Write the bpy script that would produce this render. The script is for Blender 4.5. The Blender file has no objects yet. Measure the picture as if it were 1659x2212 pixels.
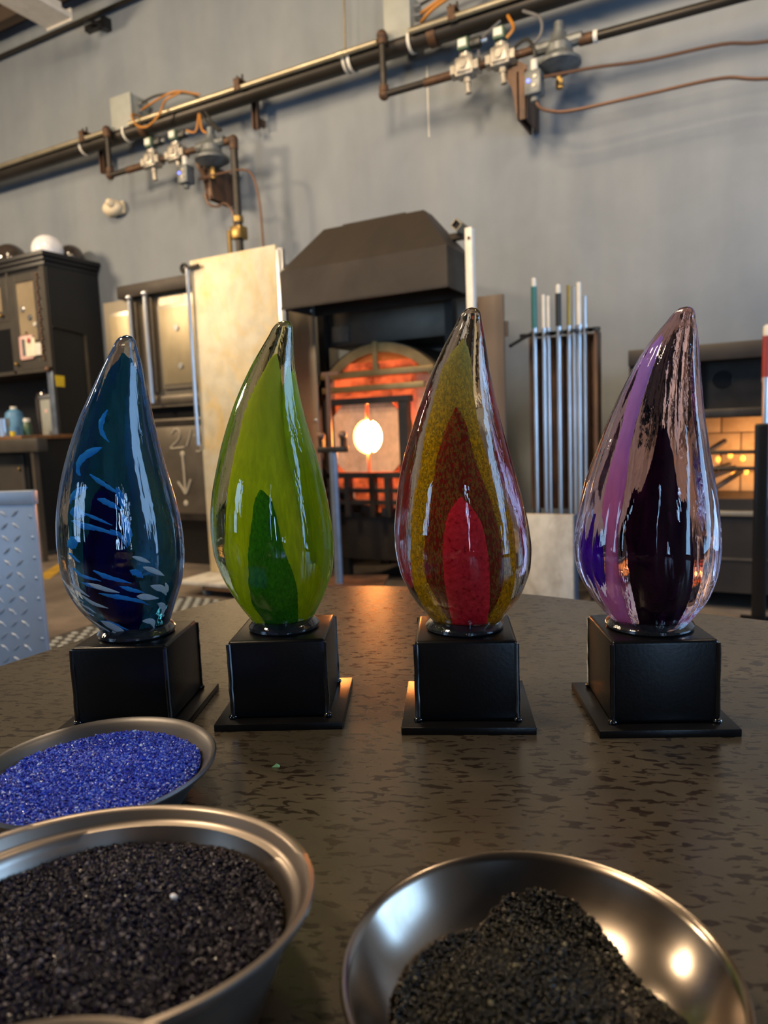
import bpy, bmesh, math, random
import numpy as np
from mathutils import Matrix, Vector

SC = bpy.context.scene
COL = SC.collection
R = math.radians

# ------------------------------------------------------------------ camera
cam_data = bpy.data.cameras.new('camera')
cam_data.sensor_fit = 'VERTICAL'
cam_data.sensor_height = 36.0
cam_data.lens = 25.02
cam_data.clip_start = 0.02
cam_data.dof.use_dof = True
cam_data.dof.focus_distance = 0.735
cam_data.dof.aperture_fstop = 6.5
cam = bpy.data.objects.new('camera', cam_data)
COL.objects.link(cam)
cam.matrix_world = (Matrix.Translation((0, 0, 1.2)) @ Matrix.Rotation(R(28.0), 4, 'Z')
                    @ Matrix.Rotation(R(90 - 6.523), 4, 'X') @ Matrix.Rotation(R(-2.285), 4, 'Z'))
SC.camera = cam

# ------------------------------------------------------------------ world, lights, exposure
SC.view_settings.view_transform = 'Standard'
SC.view_settings.look = 'None'
SC.view_settings.exposure = 0.0
SC.view_settings.gamma = 1.0
SC.view_settings.use_curve_mapping = False
world = bpy.data.worlds.new('world')
world.use_nodes = True
world.node_tree.nodes['Background'].inputs[0].default_value = (0.5, 0.7, 1.0, 1)
world.node_tree.nodes['Background'].inputs[1].default_value = 0.6
SC.world = world
SC.cycles.max_bounces = 14
SC.cycles.diffuse_bounces = 4
SC.cycles.glossy_bounces = 6
SC.cycles.transmission_bounces = 12
SC.cycles.transparent_max_bounces = 10
SC.cycles.sample_clamp_indirect = 4.0
SC.cycles.use_denoising = True

def area_light(name, loc, aim, sx, sy, power, col, spread=180):
    d = bpy.data.lights.new(name, 'AREA')
    d.shape = 'RECTANGLE'; d.size = sx; d.size_y = sy
    d.energy = power; d.color = col; d.spread = R(spread)
    o = bpy.data.objects.new(name, d); COL.objects.link(o)
    o.location = loc
    o.rotation_euler = (Vector(aim) - Vector(loc)).to_track_quat('-Z', 'Y').to_euler()
    return o

# daylight coming in through the big window bay on the right, warm track lamps under the roof
area_light('daylight_window', (4.56, 2.7, 1.9), (0, 2.7, 1.9), 3.4, 3.2, 300, (0.33, 0.60, 1.0))
area_light('daylight_window.001', (4.56, -4.2, 1.9), (0, -1.0, 1.6), 0.5, 3.2, 120, (0.38, 0.63, 1.0))
area_light('daylight_window.002', (-4.3, -5.06, 1.9), (-4.0, 0.0, 1.4), 1.8, 2.2, 120, (0.42, 0.67, 1.0))
WARM = (1.0, 0.76, 0.50)
for i, (x, y, z, p) in enumerate([(-8.4, 0.8, 4.5, 370), (-5.2, 2.4, 5.7, 110), (-1.6, 1.9, 5.3, 165), (1.8, 2.2, 5.7, 115), (-2.6, -0.8, 5.2, 180)]):
    area_light('track_lamp_light.%03d' % i, (x, y, z), (x + 0.6, y + 2.0, z - 1.7), 0.8, 0.8, p, WARM)

# ------------------------------------------------------------------ helpers
def srgb(h):
    h = h.lstrip('#')
    v = [int(h[i:i + 2], 16) / 255 for i in (0, 2, 4)]
    return tuple(c / 12.92 if c <= 0.04045 else ((c + 0.055) / 1.055) ** 2.4 for c in v)

def new_mat(name):
    m = bpy.data.materials.new(name); m.use_nodes = True
    nt = m.node_tree
    return m, nt, nt.nodes['Principled BSDF']

def coords(nt, scale=(1, 1, 1), rot=(0, 0, 0)):
    tc = nt.nodes.new('ShaderNodeTexCoord'); mp = nt.nodes.new('ShaderNodeMapping')
    mp.inputs['Scale'].default_value = scale; mp.inputs['Rotation'].default_value = rot
    nt.links.new(tc.outputs['Object'], mp.inputs['Vector'])
    return mp.outputs['Vector']

def noise(nt, vec, scale, detail=4, rough=0.55, dist=0.0):
    n = nt.nodes.new('ShaderNodeTexNoise')
    n.inputs['Scale'].default_value = scale; n.inputs['Detail'].default_value = detail
    n.inputs['Roughness'].default_value = rough; n.inputs['Distortion'].default_value = dist
    nt.links.new(vec, n.inputs['Vector'])
    return n.outputs['Fac']

def ramp(nt, fac, stops, interp='LINEAR'):
    r = nt.nodes.new('ShaderNodeValToRGB'); e = r.color_ramp.elements
    r.color_ramp.interpolation = interp
    while len(e) < len(stops): e.new(0.5)
    for k, (p, c) in enumerate(stops):
        e[k].position = p
        e[k].color = (c if len(c) == 4 else (*c, 1)) if not isinstance(c, (int, float)) else (c, c, c, 1)
    nt.links.new(fac, r.inputs['Fac'])
    return r.outputs['Color']

def mixc(nt, fac, a, b, mode='MIX'):
    m = nt.nodes.new('ShaderNodeMix'); m.data_type = 'RGBA'; m.blend_type = mode
    for s, v in ((m.inputs['Factor'], fac), (m.inputs[6], a), (m.inputs[7], b)):
        if hasattr(v, 'is_output'): nt.links.new(v, s)
        elif isinstance(v, (int, float)): s.default_value = v
        else: s.default_value = (*v[:3], 1)
    return m.outputs[2]

def bump(nt, bsdf, fac, strength, dist=0.01):
    b = nt.nodes.new('ShaderNodeBump')
    b.inputs['Strength'].default_value = strength; b.inputs['Distance'].default_value = dist
    nt.links.new(fac, b.inputs['Height']); nt.links.new(b.outputs['Normal'], bsdf.inputs['Normal'])

def pmat(name, col, rough=0.5, metal=0.0, col2=None, scale=8, stretch=(1, 1, 1), lo=0.35, hi=0.65,
         bump_s=0.0, bscale=60, spec=0.5, coat=0.0, rough2=None, emit=None, estr=0.0, dist=0.0):
    m, nt, b = new_mat(name)
    b.inputs['Base Color'].default_value = (*col, 1)
    b.inputs['Roughness'].default_value = rough
    b.inputs['Metallic'].default_value = metal
    b.inputs['Specular IOR Level'].default_value = spec
    b.inputs['Coat Weight'].default_value = coat
    b.inputs['Coat Roughness'].default_value = 0.08
    v = coords(nt, stretch)
    if col2 is None: col2 = tuple(c * 0.8 for c in col)
    f = noise(nt, v, scale, 5, 0.6, dist)
    nt.links.new(ramp(nt, f, [(lo, col), (hi, col2)]), b.inputs['Base Color'])
    if rough2 is not None:
        nt.links.new(ramp(nt, f, [(lo, rough), (hi, rough2)]), b.inputs['Roughness'])
    if bump_s:
        bump(nt, b, noise(nt, v, bscale, 3), bump_s)
    if emit:
        b.inputs['Emission Color'].default_value = (*emit, 1)
        b.inputs['Emission Strength'].default_value = estr
    return m

ROOTS = {}
def thing(name, label, cat, loc=(0, 0, 0), rotz=0.0, group=None):
    o = bpy.data.objects.new(name, None); COL.objects.link(o)
    o.empty_display_size = 0.05
    o.location = loc; o.rotation_euler = (0, 0, R(rotz))
    o['label'] = label; o['category'] = cat
    if group: o['group'] = group
    ROOTS[o.name] = Matrix.Translation(loc) @ Matrix.Rotation(R(rotz), 4, 'Z')
    return o

def tag(o, label, cat, group=None, kind=None):
    o['label'] = label; o['category'] = cat
    if group: o['group'] = group
    if kind: o['kind'] = kind
    return o

def rootmat(p):
    while p.parent: p = p.parent
    return ROOTS.get(p.name, Matrix.Identity(4))

def catmull(pts, n=8):
    P = [Vector(p) for p in pts]
    if len(P) < 3: return P
    P = [2 * P[0] - P[1]] + P + [2 * P[-1] - P[-2]]
    out = []
    for i in range(1, len(P) - 2):
        a, b, c, d = P[i - 1:i + 3]
        for k in range(n):
            t = k / n
            out.append(0.5 * (2 * b + (c - a) * t + (2 * a - 5 * b + 4 * c - d) * t * t + (3 * b - a - 3 * c + d) * t ** 3))
    out.append(P[-2])
    return out

class M:
    """collects shapes into one bmesh; build() links it as one mesh object"""
    def __init__(s): s.bm = bmesh.new()
    def _add(s, fn):
        n = len(s.bm.verts); fn(); s.bm.verts.ensure_lookup_table()
        return s.bm.verts[n:]
    def box(s, x0, x1, y0, y1, z0, z1, bev=0.0, seg=2, mat=None):
        m = Matrix.Translation(((x0 + x1) / 2, (y0 + y1) / 2, (z0 + z1) / 2)) @ Matrix.Diagonal((abs(x1 - x0), abs(y1 - y0), abs(z1 - z0), 1))
        r = bmesh.ops.create_cube(s.bm, size=1, matrix=m)
        vs = r['verts']
        if bev:
            es = list({e for v in vs for e in v.link_edges})
            q = bmesh.ops.bevel(s.bm, geom=es, offset=bev, segments=seg, profile=0.5, affect='EDGES')
            vs = list({v for f in q['faces'] for v in f.verts} | {v for v in vs if v.is_valid})
        if mat is not None: bmesh.ops.transform(s.bm, matrix=mat, verts=vs)
        return s
    def cyl(s, p0, p1, r, r2=None, n=16, caps=True):
        p0, p1 = Vector(p0), Vector(p1); d = p1 - p0
        m = Matrix.Translation((p0 + p1) / 2) @ d.to_track_quat('Z', 'Y').to_matrix().to_4x4()
        bmesh.ops.create_cone(s.bm, cap_ends=caps, segments=n, radius1=r, radius2=r if r2 is None else r2, depth=d.length, matrix=m)
        return s
    def ball(s, c, r, sc=(1, 1, 1), u=16, v=10):
        bmesh.ops.create_uvsphere(s.bm, u_segments=u, v_segments=v, radius=r, matrix=Matrix.Translation(c) @ Matrix.Diagonal((*sc, 1)))
        return s
    def tube(s, pts, r, n=8, sub=6, taper=None):
        P = catmull(pts, sub)
        t = (P[1] - P[0]).normalized()
        nx = t.orthogonal().normalized(); rings = []
        for i, p in enumerate(P):
            t2 = (P[min(i + 1, len(P) - 1)] - P[max(i - 1, 0)]).normalized()
            nx = (nx - t2 * nx.dot(t2)).normalized(); ny = t2.cross(nx)
            rr = r if taper is None else r * taper(i / (len(P) - 1))
            rings.append([s.bm.verts.new(p + (nx * math.cos(2 * math.pi * k / n) + ny * math.sin(2 * math.pi * k / n)) * rr) for k in range(n)])
        for a, b in zip(rings, rings[1:]):
            for k in range(n): s.bm.faces.new((a[k], a[(k + 1) % n], b[(k + 1) % n], b[k]))
        s.bm.faces.new(rings[0][::-1]); s.bm.faces.new(rings[-1])
        return s
    def lathe(s, prof, c=(0, 0, 0), n=48, mat=None, fn=None):
        m = mat or Matrix.Translation(c)
        rings = []
        for r, z in prof:
            if r < 1e-6: rings.append([s.bm.verts.new(m @ Vector((0, 0, z)))])
            else:
                ring = []
                for k in range(n):
                    a = 2 * math.pi * k / n
                    q = Vector((r * math.cos(a), r * math.sin(a), z))
                    if fn: q = fn(q)
                    ring.append(s.bm.verts.new(m @ q))
                rings.append(ring)
        for a, b in zip(rings, rings[1:]):
            for k in range(n):
                k2 = (k + 1) % n
                if len(a) == 1 and len(b) == 1: continue
                if len(a) == 1: s.bm.faces.new((a[0], b[k2], b[k]))
                elif len(b) == 1: s.bm.faces.new((a[k], a[k2], b[0]))
                else: s.bm.faces.new((a[k], a[k2], b[k2], b[k]))
        return s
    def prism(s, poly, a0, a1, axis='z'):
        def P(u, v, w): return (u, v, w) if axis == 'z' else ((u, w, v) if axis == 'y' else (w, u, v))
        A = [s.bm.verts.new(P(u, v, a0)) for u, v in poly]; B = [s.bm.verts.new(P(u, v, a1)) for u, v in poly]
        n = len(poly)
        s.bm.faces.new(A[::-1]); s.bm.faces.new(B)
        for k in range(n): s.bm.faces.new((A[k], A[(k + 1) % n], B[(k + 1) % n], B[k]))
        return s
    def hull(s, verts, faces):
        V = [s.bm.verts.new(v) for v in verts]
        for f in faces: s.bm.faces.new([V[i] for i in f])
        return s
    def build(s, name, mat, parent=None, local=False, ang=35, bev=0.0):
        bmesh.ops.recalc_face_normals(s.bm, faces=s.bm.faces)
        if parent is not None and not local:
            s.bm.transform(rootmat(parent).inverted())
        me = bpy.data.meshes.new(name); s.bm.to_mesh(me); s.bm.free()
        me.polygons.foreach_set('use_smooth', [True] * len(me.polygons))
        me.set_sharp_from_angle(angle=R(ang))
        me.materials.append(mat)
        o = bpy.data.objects.new(name, me); COL.objects.link(o)
        if parent is not None: o.parent = parent
        if bev:
            b = o.modifiers.new('bevel', 'BEVEL'); b.width = bev; b.segments = 2; b.limit_method = 'ANGLE'
        return o

def struct(o): o['kind'] = 'structure'; return o
def stuff(o): o['kind'] = 'stuff'; return o

# ------------------------------------------------------------------ materials
def wall_mat():
    m, nt, b = new_mat('painted wall')
    v = coords(nt, (1.4, 1.4, 0.25)); v2 = coords(nt)
    a = ramp(nt, noise(nt, v, 1.3, 4, 0.6), [(0.3, srgb('#858b90')), (0.7, srgb('#757d85'))])
    c = ramp(nt, noise(nt, v2, 1.1, 6, 0.65, 0.4), [(0.35, 0.86), (0.65, 1.0)])
    nt.links.new(mixc(nt, 1.0, a, c, 'MULTIPLY'), b.inputs['Base Color'])
    b.inputs['Roughness'].default_value = 0.6
    b.inputs['Specular IOR Level'].default_value = 0.3
    bump(nt, b, noise(nt, v2, 26, 4), 0.06, 0.01)
    return m

def table_mat():
    m, nt, b = new_mat('patinated steel tabletop')
    v = coords(nt, (1, 1, 1), (0, 0, R(-20)))
    mp = nt.nodes.new('ShaderNodeMapping'); mp.inputs['Scale'].default_value = (0.38, 1.0, 1)
    nt.links.new(v, mp.inputs['Vector'])
    n1 = noise(nt, mp.outputs['Vector'], 150, 2.5, 0.5, 0.6)
    big = noise(nt, v, 3.2, 3, 0.5)
    spots = ramp(nt, n1, [(0.55, 0.0), (0.60, 1.0)])
    msk = ramp(nt, big, [(0.36, 0.35), (0.50, 1.0)])
    f = mixc(nt, 1.0, spots, msk, 'MULTIPLY')
    base = ramp(nt, noise(nt, v, 6, 6, 0.65), [(0.3, (0.104, 0.084, 0.053)), (0.7, (0.070, 0.057, 0.038))])
    col = mixc(nt, f, base, (0.027, 0.017, 0.011))
    scr = noise(nt, coords(nt, (3, 120, 1), (0, 0, R(35))), 6, 2, 0.5)
    col = mixc(nt, ramp(nt, scr, [(0.70, 0.0), (0.74, 0.20)]), col, (0.2, 0.18, 0.14))
    nt.links.new(col, b.inputs['Base Color'])
    b.inputs['Metallic'].default_value = 0.40
    b.inputs['Specular IOR Level'].default_value = 0.95
    nt.links.new(mixc(nt, f, (0.28, 0.28, 0.28), (0.25, 0.25, 0.25)), b.inputs['Roughness'])
    bump(nt, b, noise(nt, v, 240, 3), 0.06, 0.002)
    return m

def stained_mat(name, base, stain, rough=0.5, metal=0.0, scale=2.4, lo=0.5, hi=0.62, dist=1.6, stretch=(1, 1, 0.7)):
    m, nt, b = new_mat(name)
    v = coords(nt, stretch)
    f = ramp(nt, noise(nt, v, scale, 6, 0.6, dist), [(lo, 0.0), (hi, 1.0)])
    f2 = ramp(nt, noise(nt, v, scale * 6, 4, 0.6), [(0.4, 0.85), (0.6, 1.0)])
    c = mixc(nt, f, base, stain)
    nt.links.new(mixc(nt, 1.0, c, f2, 'MULTIPLY'), b.inputs['Base Color'])
    b.inputs['Roughness'].default_value = rough; b.inputs['Metallic'].default_value = metal
    return m

def glass_mat(name, tint, rough=0.0):
    m, nt, b = new_mat(name)
    b.inputs['Base Color'].default_value = (*tint, 1)
    b.inputs['Transmission Weight'].default_value = 1.0
    b.inputs['Roughness'].default_value = rough
    b.inputs['IOR'].default_value = 1.5
    v = coords(nt, (1, 1, 0.07))
    bump(nt, b, noise(nt, v, 110, 3, 0.55, 0.2), 0.15, 0.004)
    return m

def layer_mat(name, stops, stretch=(1, 1, 0.25), scale=160, detail=3, clear=0.0, tint=(1, 1, 1), transl=0.4, zfade=None):
    """coloured glass buried in the clear: scattering colour, partly see-through"""
    m, nt, b = new_mat(name)
    nt.nodes.remove(b)
    out = [n for n in nt.nodes if n.type == 'OUTPUT_MATERIAL'][0]
    v = coords(nt, stretch)
    fac = noise(nt, v, scale, detail, 0.6, 0.2)
    col = ramp(nt, fac, stops)
    if zfade:
        z0, z1, ctop = zfade
        sx = nt.nodes.new('ShaderNodeSeparateXYZ'); nt.links.new(coords(nt), sx.inputs[0])
        mr = nt.nodes.new('ShaderNodeMapRange'); mr.inputs[1].default_value = z0; mr.inputs[2].default_value = z1
        nt.links.new(sx.outputs[2], mr.inputs[0])
        col = mixc(nt, mr.outputs[0], col, ctop)
    d = nt.nodes.new('ShaderNodeBsdfDiffuse'); t = nt.nodes.new('ShaderNodeBsdfTranslucent')
    nt.links.new(col, d.inputs[0]); nt.links.new(col, t.inputs[0])
    mx = nt.nodes.new('ShaderNodeMixShader'); mx.inputs[0].default_value = transl
    nt.links.new(d.outputs[0], mx.inputs[1]); nt.links.new(t.outputs[0], mx.inputs[2])
    last = mx.outputs[0]
    if clear > 0:
        tr = nt.nodes.new('ShaderNodeBsdfTransparent'); tr.inputs[0].default_value = (*tint, 1)
        m2 = nt.nodes.new('ShaderNodeMixShader')
        c2 = ramp(nt, noise(nt, v, scale * 0.8, 2, 0.6), [(0.35, clear * 0.6), (0.65, min(1, clear * 1.4))])
        nt.links.new(c2, m2.inputs[0])
        nt.links.new(last, m2.inputs[1]); nt.links.new(tr.outputs[0], m2.inputs[2]); last = m2.outputs[0]
    nt.links.new(last, out.inputs['Surface'])
    return m

def emit_mat(name, col, s):
    m, nt, b = new_mat(name)
    b.inputs['Base Color'].default_value = (*col, 1)
    b.inputs['Emission Color'].default_value = (*col, 1); b.inputs['Emission Strength'].default_value = s
    return m

K = {}
K['wall'] = wall_mat()
K['floor'] = stained_mat('concrete floor', srgb('#75695c'), srgb('#5a5046'), 0.55, 0, 1.2, 0.42, 0.62, 0.8, (1, 1, 1))
K['ceiling'] = pmat('dark boarded ceiling', srgb('#4a3c30'), 0.8, col2=srgb('#33291f'), scale=3, stretch=(0.3, 6, 1))
K['black_paint'] = pmat('satin black paint', (0.0045, 0.0042, 0.0045), 0.30, col2=(0.006, 0.0055, 0.0055), scale=30, bump_s=0.03, bscale=300, spec=0.32)
K['black_bead'] = pmat('glossy black weld', (0.006, 0.006, 0.007), 0.14, col2=(0.008, 0.008, 0.008), scale=30, spec=0.8, coat=0.6)
K['dark_steel'] = pmat('dark steel', srgb('#3a342e'), 0.42, 0.6, col2=srgb('#2a2622'), scale=5)
K['soot_steel'] = pmat('sooty hood steel', srgb('#393129'), 0.45, 0.35, col2=srgb('#27211c'), scale=1.6, rough2=0.6, dist=0.6)
K['warmer_steel'] = pmat('dark oven steel', srgb('#2e2823'), 0.5, 0.2, col2=srgb('#231e1b'), scale=4)
K['rust'] = pmat('rusty brown steel', srgb('#6a4e3a'), 0.55, 0.3, col2=srgb('#3d2d24'), scale=7, stretch=(1, 1, 0.4), bump_s=0.05)
K['rust_fit'] = pmat('rusted fitting', srgb('#5c4028'), 0.6, 0.3, col2=srgb('#3a2a1e'), scale=20)
K['pipe_black'] = pmat('black iron pipe', srgb('#37322d'), 0.42, 0.5, col2=srgb('#28251f'), scale=5, stretch=(0.3, 1, 1))
K['conduit'] = pmat('galvanised conduit', srgb('#b5aa90'), 0.35, 0.7, col2=srgb('#a2977c'), scale=6)
K['box_grey'] = pmat('grey enamel box', srgb('#93968f'), 0.5, col2=srgb('#888b84'), scale=5)
K['orange'] = pmat('orange cable', srgb('#b5782a'), 0.5, col2=srgb('#9a6420'))
K['cable_black'] = pmat('black cable', srgb('#24231f'), 0.5)
K['cable_grey'] = pmat('grey cable', srgb('#68686a'), 0.5)
K['cast_alu'] = pmat('cast aluminium', srgb('#a9a295'), 0.42, 0.55, col2=srgb('#87827a'), scale=25, bump_s=0.08, bscale=80)
K['reg_grey'] = pmat('regulator grey', srgb('#6c706f'), 0.45, 0.3, col2=srgb('#54585a'), scale=14)
K['coil_green'] = pmat('green coil', srgb('#4c6650'), 0.45, col2=srgb('#40553f'))
K['coil_black'] = pmat('black coil', srgb('#1d1f1c'), 0.45)
K['label_white'] = pmat('white plate', srgb('#d8d4c8'), 0.5, col2=srgb('#c8c4b8'))
K['copper'] = pmat('dull copper tube', srgb('#6a5040'), 0.45, 0.5, col2=srgb('#694d3c'), scale=9)
K['brass'] = pmat('brass', srgb('#9a7f4a'), 0.35, 0.8, col2=srgb('#836a3c'))
K['chrome'] = pmat('polished steel', srgb('#cfd0d1'), 0.30, 0.9, col2=srgb('#aeb0b2'), scale=4, stretch=(3, 3, 0.5))
K['stainless'] = pmat('brushed stainless', srgb('#a79d8a'), 0.36, 0.75, col2=srgb('#8f8676'), scale=3, stretch=(1, 1, 0.3), rough2=0.46)
K['door_steel'] = pmat('warm steel door skin', srgb('#a89a7c'), 0.46, 0.6, col2=srgb('#8d8064'), scale=4, stretch=(1, 1, 0.4), rough2=0.5)
K['stain_dark'] = pmat('dark stainless', srgb('#6b6255'), 0.42, 0.6, col2=srgb('#544d43'), scale=3)
K['cream'] = pmat('cream plastic', srgb('#d9cbaf'), 0.45, col2=srgb('#cfc0a2'))
K['white_enamel'] = pmat('white enamel', srgb('#d8d2c6'), 0.45, col2=srgb('#cbc4b6'))
K['cab_black'] = pmat('black cabinet paint', srgb('#131315'), 0.42, col2=srgb('#101012'), scale=6)
K['cab_front'] = pmat('brown black cabinet front', srgb('#3e3a33'), 0.42, col2=srgb('#37332d'), scale=6)
K['cab_panel'] = pmat('cabinet panel', srgb('#8c7d63'), 0.42, col2=srgb('#7d6f57'), scale=3)
K['wood'] = pmat('wood counter', srgb('#7d5834'), 0.45, col2=srgb('#5d3f24'), scale=6, stretch=(0.4, 5, 5))
K['white'] = pmat('white glass', srgb('#e6e4e4'), 0.12, col2=srgb('#dededf'))
K['smoke'] = pmat('smoky glass', srgb('#3f3833'), 0.05, col2=srgb('#37302b'), coat=0.6)
K['yellow'] = pmat('yellow note', srgb('#d8bd2e'), 0.7, col2=srgb('#cdb228'))
K['yellow_floor'] = pmat('yellow floor paint', srgb('#b08a2a'), 0.6, col2=srgb('#8a6c22'), scale=4)
K['pink'] = pmat('pink frame', srgb('#dfb9ae'), 0.5)
K['paper'] = pmat('paper', srgb('#ded5bd'), 0.7)
K['red'] = pmat('red', srgb('#a83338'), 0.5)
K['blue_plastic'] = pmat('blue plastic', srgb('#5f8fb4'), 0.35, col2=srgb('#4e7c9f'))
K['navy'] = pmat('navy cap', srgb('#23263c'), 0.45)
K['green'] = pmat('green bottle', srgb('#34503a'), 0.3)
K['amber'] = pmat('amber', srgb('#7a5a34'), 0.4)
K['teal'] = pmat('teal sleeve', srgb('#2c6a68'), 0.45, col2=srgb('#285f5e'))
K['red_sleeve'] = pmat('red sleeve', srgb('#8a2c28'), 0.45, col2=srgb('#7c2622'))
K['gold'] = pmat('gold tube', srgb('#a88a44'), 0.3, 0.8)
K['panel_alu'] = stained_mat('heat stained aluminium sheet', srgb('#c4bba2'), srgb('#cbb07a'), 0.52, 0.3, 1.9, 0.46, 0.66, 2.2)
K['board_white'] = stained_mat('stained pale board', srgb('#b9b4a8'), srgb('#8f8678'), 0.6, 0, 3, 0.45, 0.65, 0.8)
K['fibre'] = stained_mat('warm-lit fibre board', srgb('#e6b48f'), srgb('#d69c72'), 0.85, 0, 4, 0.45, 0.7, 0.6)  # peach base holds painted warm light for the doors and drum face
K['arch'] = pmat('arched steel band', srgb('#a58a58'), 0.42, 0.5, col2=srgb('#866b42'), scale=5)
K['brick'] = pmat('firebrick', srgb('#dcba8a'), 0.9, col2=srgb('#c8a274'), scale=10, bump_s=0.1)
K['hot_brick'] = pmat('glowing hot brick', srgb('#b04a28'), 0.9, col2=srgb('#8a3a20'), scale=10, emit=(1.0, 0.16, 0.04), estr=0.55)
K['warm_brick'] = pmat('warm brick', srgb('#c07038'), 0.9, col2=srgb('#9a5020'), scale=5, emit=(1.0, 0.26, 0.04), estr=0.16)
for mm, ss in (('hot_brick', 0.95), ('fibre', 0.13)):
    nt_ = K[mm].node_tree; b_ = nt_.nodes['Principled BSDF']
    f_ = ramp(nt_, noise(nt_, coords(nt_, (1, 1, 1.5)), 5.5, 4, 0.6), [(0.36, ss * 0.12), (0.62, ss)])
    b_.inputs['Emission Color'].default_value = (1.0, 0.15, 0.035, 1) if mm == 'hot_brick' else (1.0, 0.42, 0.2, 1)  # faint fibre emission stands in for warm light on the doors
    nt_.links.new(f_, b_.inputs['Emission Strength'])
K['slot_glow'] = emit_mat('glowing door gap', (1.0, 0.22, 0.05), 0.9)
K['furnace_glow'] = emit_mat('white hot furnace', (1.0, 0.34, 0.075), 120)
K['flame'] = emit_mat('gas flame', (1.0, 0.36, 0.05), 3.2)
K['led_blue'] = emit_mat('blue indicator', (0.1, 0.15, 1.0), 3)
K['pole_blue'] = pmat('grey blue steel tube', srgb('#6d7889'), 0.4, 0.4, col2=srgb('#5c6675'))
K['diamond'] = pmat('aluminium tread plate', srgb('#b2bac4'), 0.42, 0.75, col2=srgb('#a0a9b5'), scale=6, rough2=0.5)
K['rubber'] = pmat('black rubber', srgb('#2a2826'), 0.7, col2=srgb('#35322f'), scale=20)
K['chalk'] = pmat('chalk', srgb('#a89f8c'), 0.9)
K['table'] = table_mat()
K['bowl_steel'] = pmat('worn bowl steel', srgb('#a2968a'), 0.30, 0.95, col2=srgb('#857a70'), scale=7, rough2=0.42, dist=0.5)
K['bowl_dark'] = pmat('dull grey pan steel', srgb('#72706f'), 0.36, 0.9, col2=srgb('#5d5a58'), scale=7, rough2=0.46)
K['bowl_bright'] = pmat('bright bowl steel', srgb('#b3a698'), 0.16, 1.0, col2=srgb('#948678'), scale=9, rough2=0.26, dist=0.6)
K['foot_glass'] = pmat('dark reflecting glass foot', (0.012, 0.012, 0.014), 0.04, col2=(0.03, 0.03, 0.03), scale=60, coat=1.0, bump_s=0.15, bscale=90)
K['wood_dark'] = pmat('brown board', srgb('#6a5847'), 0.55, col2=srgb('#5a4a3b'), scale=3, stretch=(1, 1, 0.2))

# ------------------------------------------------------------------ the room
XL, XR, YF, YB, ZC = -12.0, 4.4, -5.0, 6.0, 6.09
struct(M().box(XL, XR, YF, YB, -0.1, 0.0).build('floor', K['floor']))
struct(M().box(XL, XR, YF, YB, ZC, ZC + 0.15).build('ceiling', K['ceiling']))
struct(M().box(XL, XR, YB, YB + 0.2, 0, ZC).build('wall_back', K['wall']))
struct(M().box(XL - 0.2, XL, YF, YB, 0, ZC).build('wall_left', K['wall']))
w = M().box(XL, -5.2, YF - 0.2, YF, 0, ZC).box(-3.4, XR, YF - 0.2, YF, 0, ZC).box(-5.2, -3.4, YF - 0.2, YF, 0, 0.8).box(-5.2, -3.4, YF - 0.2, YF, 3.0, ZC)
struct(w.build('wall_front', K['ceiling']))
wf = M().box(-5.2, -3.4, YF - 0.05, YF, 0.8, 0.86).box(-5.2, -3.4, YF - 0.05, YF, 2.94, 3.0).box(-5.2, -5.14, YF - 0.05, YF, 0.8, 3.0).box(-3.46, -3.4, YF - 0.05, YF, 0.8, 3.0).box(-4.33, -4.27, YF - 0.05, YF, 0.8, 3.0)
struct(wf.build('window_3', K['cab_black']))
w = M()
w.box(XR, XR + 0.2, YF, -4.45, 0, ZC).box(XR, XR + 0.2, -3.95, 1.0, 0, ZC).box(XR, XR + 0.2, 4.4, YB, 0, ZC)
for ya, yb in ((-4.45, -3.95), (1.0, 4.4)): w.box(XR, XR + 0.2, ya, yb, 3.5, ZC).box(XR, XR + 0.2, ya, yb, 0, 0.3)
struct(w.build('wall_right', K['wall']))
for k, (ya, yb) in enumerate(((-4.45, -3.95), (1.0, 4.4))):
    wf = M()
    for y in ((ya + 0.02, yb - 0.02) if yb < 0 else (ya + 0.04, (ya + yb) / 2, yb - 0.04)): wf.box(XR + 0.02, XR + 0.1, y - 0.02, y + 0.02, 0.3, 3.5)
    for z in (0.33, 3.47): wf.box(XR + 0.03, XR + 0.09, ya, yb, z - 0.03, z + 0.03)
    struct(wf.build('window_%d' % (k + 1), K['cab_black']))
for i in range(5):                                   # roof joists running along the back wall
    y = 5.72 - i * 1.4
    struct(M().box(XL, XR, y - 0.06, y + 0.06, ZC - 0.16, ZC).build('trim_%d' % (i + 1), K['ceiling']))
struct(M().prism([(-5.76, 4.09), (-6.00, 4.40), (-6.40, 4.94), (-6.26, 4.97), (-5.93, 4.52), (-5.60, 4.12)], 0.0, 0.004).build('trim_6', K['yellow_floor']))

struct(M().box(-2.604, -2.594, 5.997, 6.0, 3.72, 4.30).build('trim_7', K['label_white']))
# thin conduit high on the wall
tag(M().cyl((XL, 5.94, 5.79), (XR, 5.94, 5.79), 0.022).build('wall_conduit', K['pipe_black']),
    'thin grey conduit running high along the wall just below the ceiling', 'conduit')
t = thing('beam_clamp', 'black metal clamp on the wall beside the ceiling light end', 'clamp', (-6.5, 6.0, 5.72))
M().box(-6.62, -6.30, 5.93, 6.0, 5.66, 5.72).box(-6.34, -6.28, 5.90, 6.0, 5.60, 5.72).build('plate', K['cab_black'], t)
M().tube([(-6.6, 5.92, 5.74), (-6.45, 5.85, 5.69), (-6.3, 5.9, 5.62)], 0.016).build('hook', K['cab_black'], t)

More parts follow.
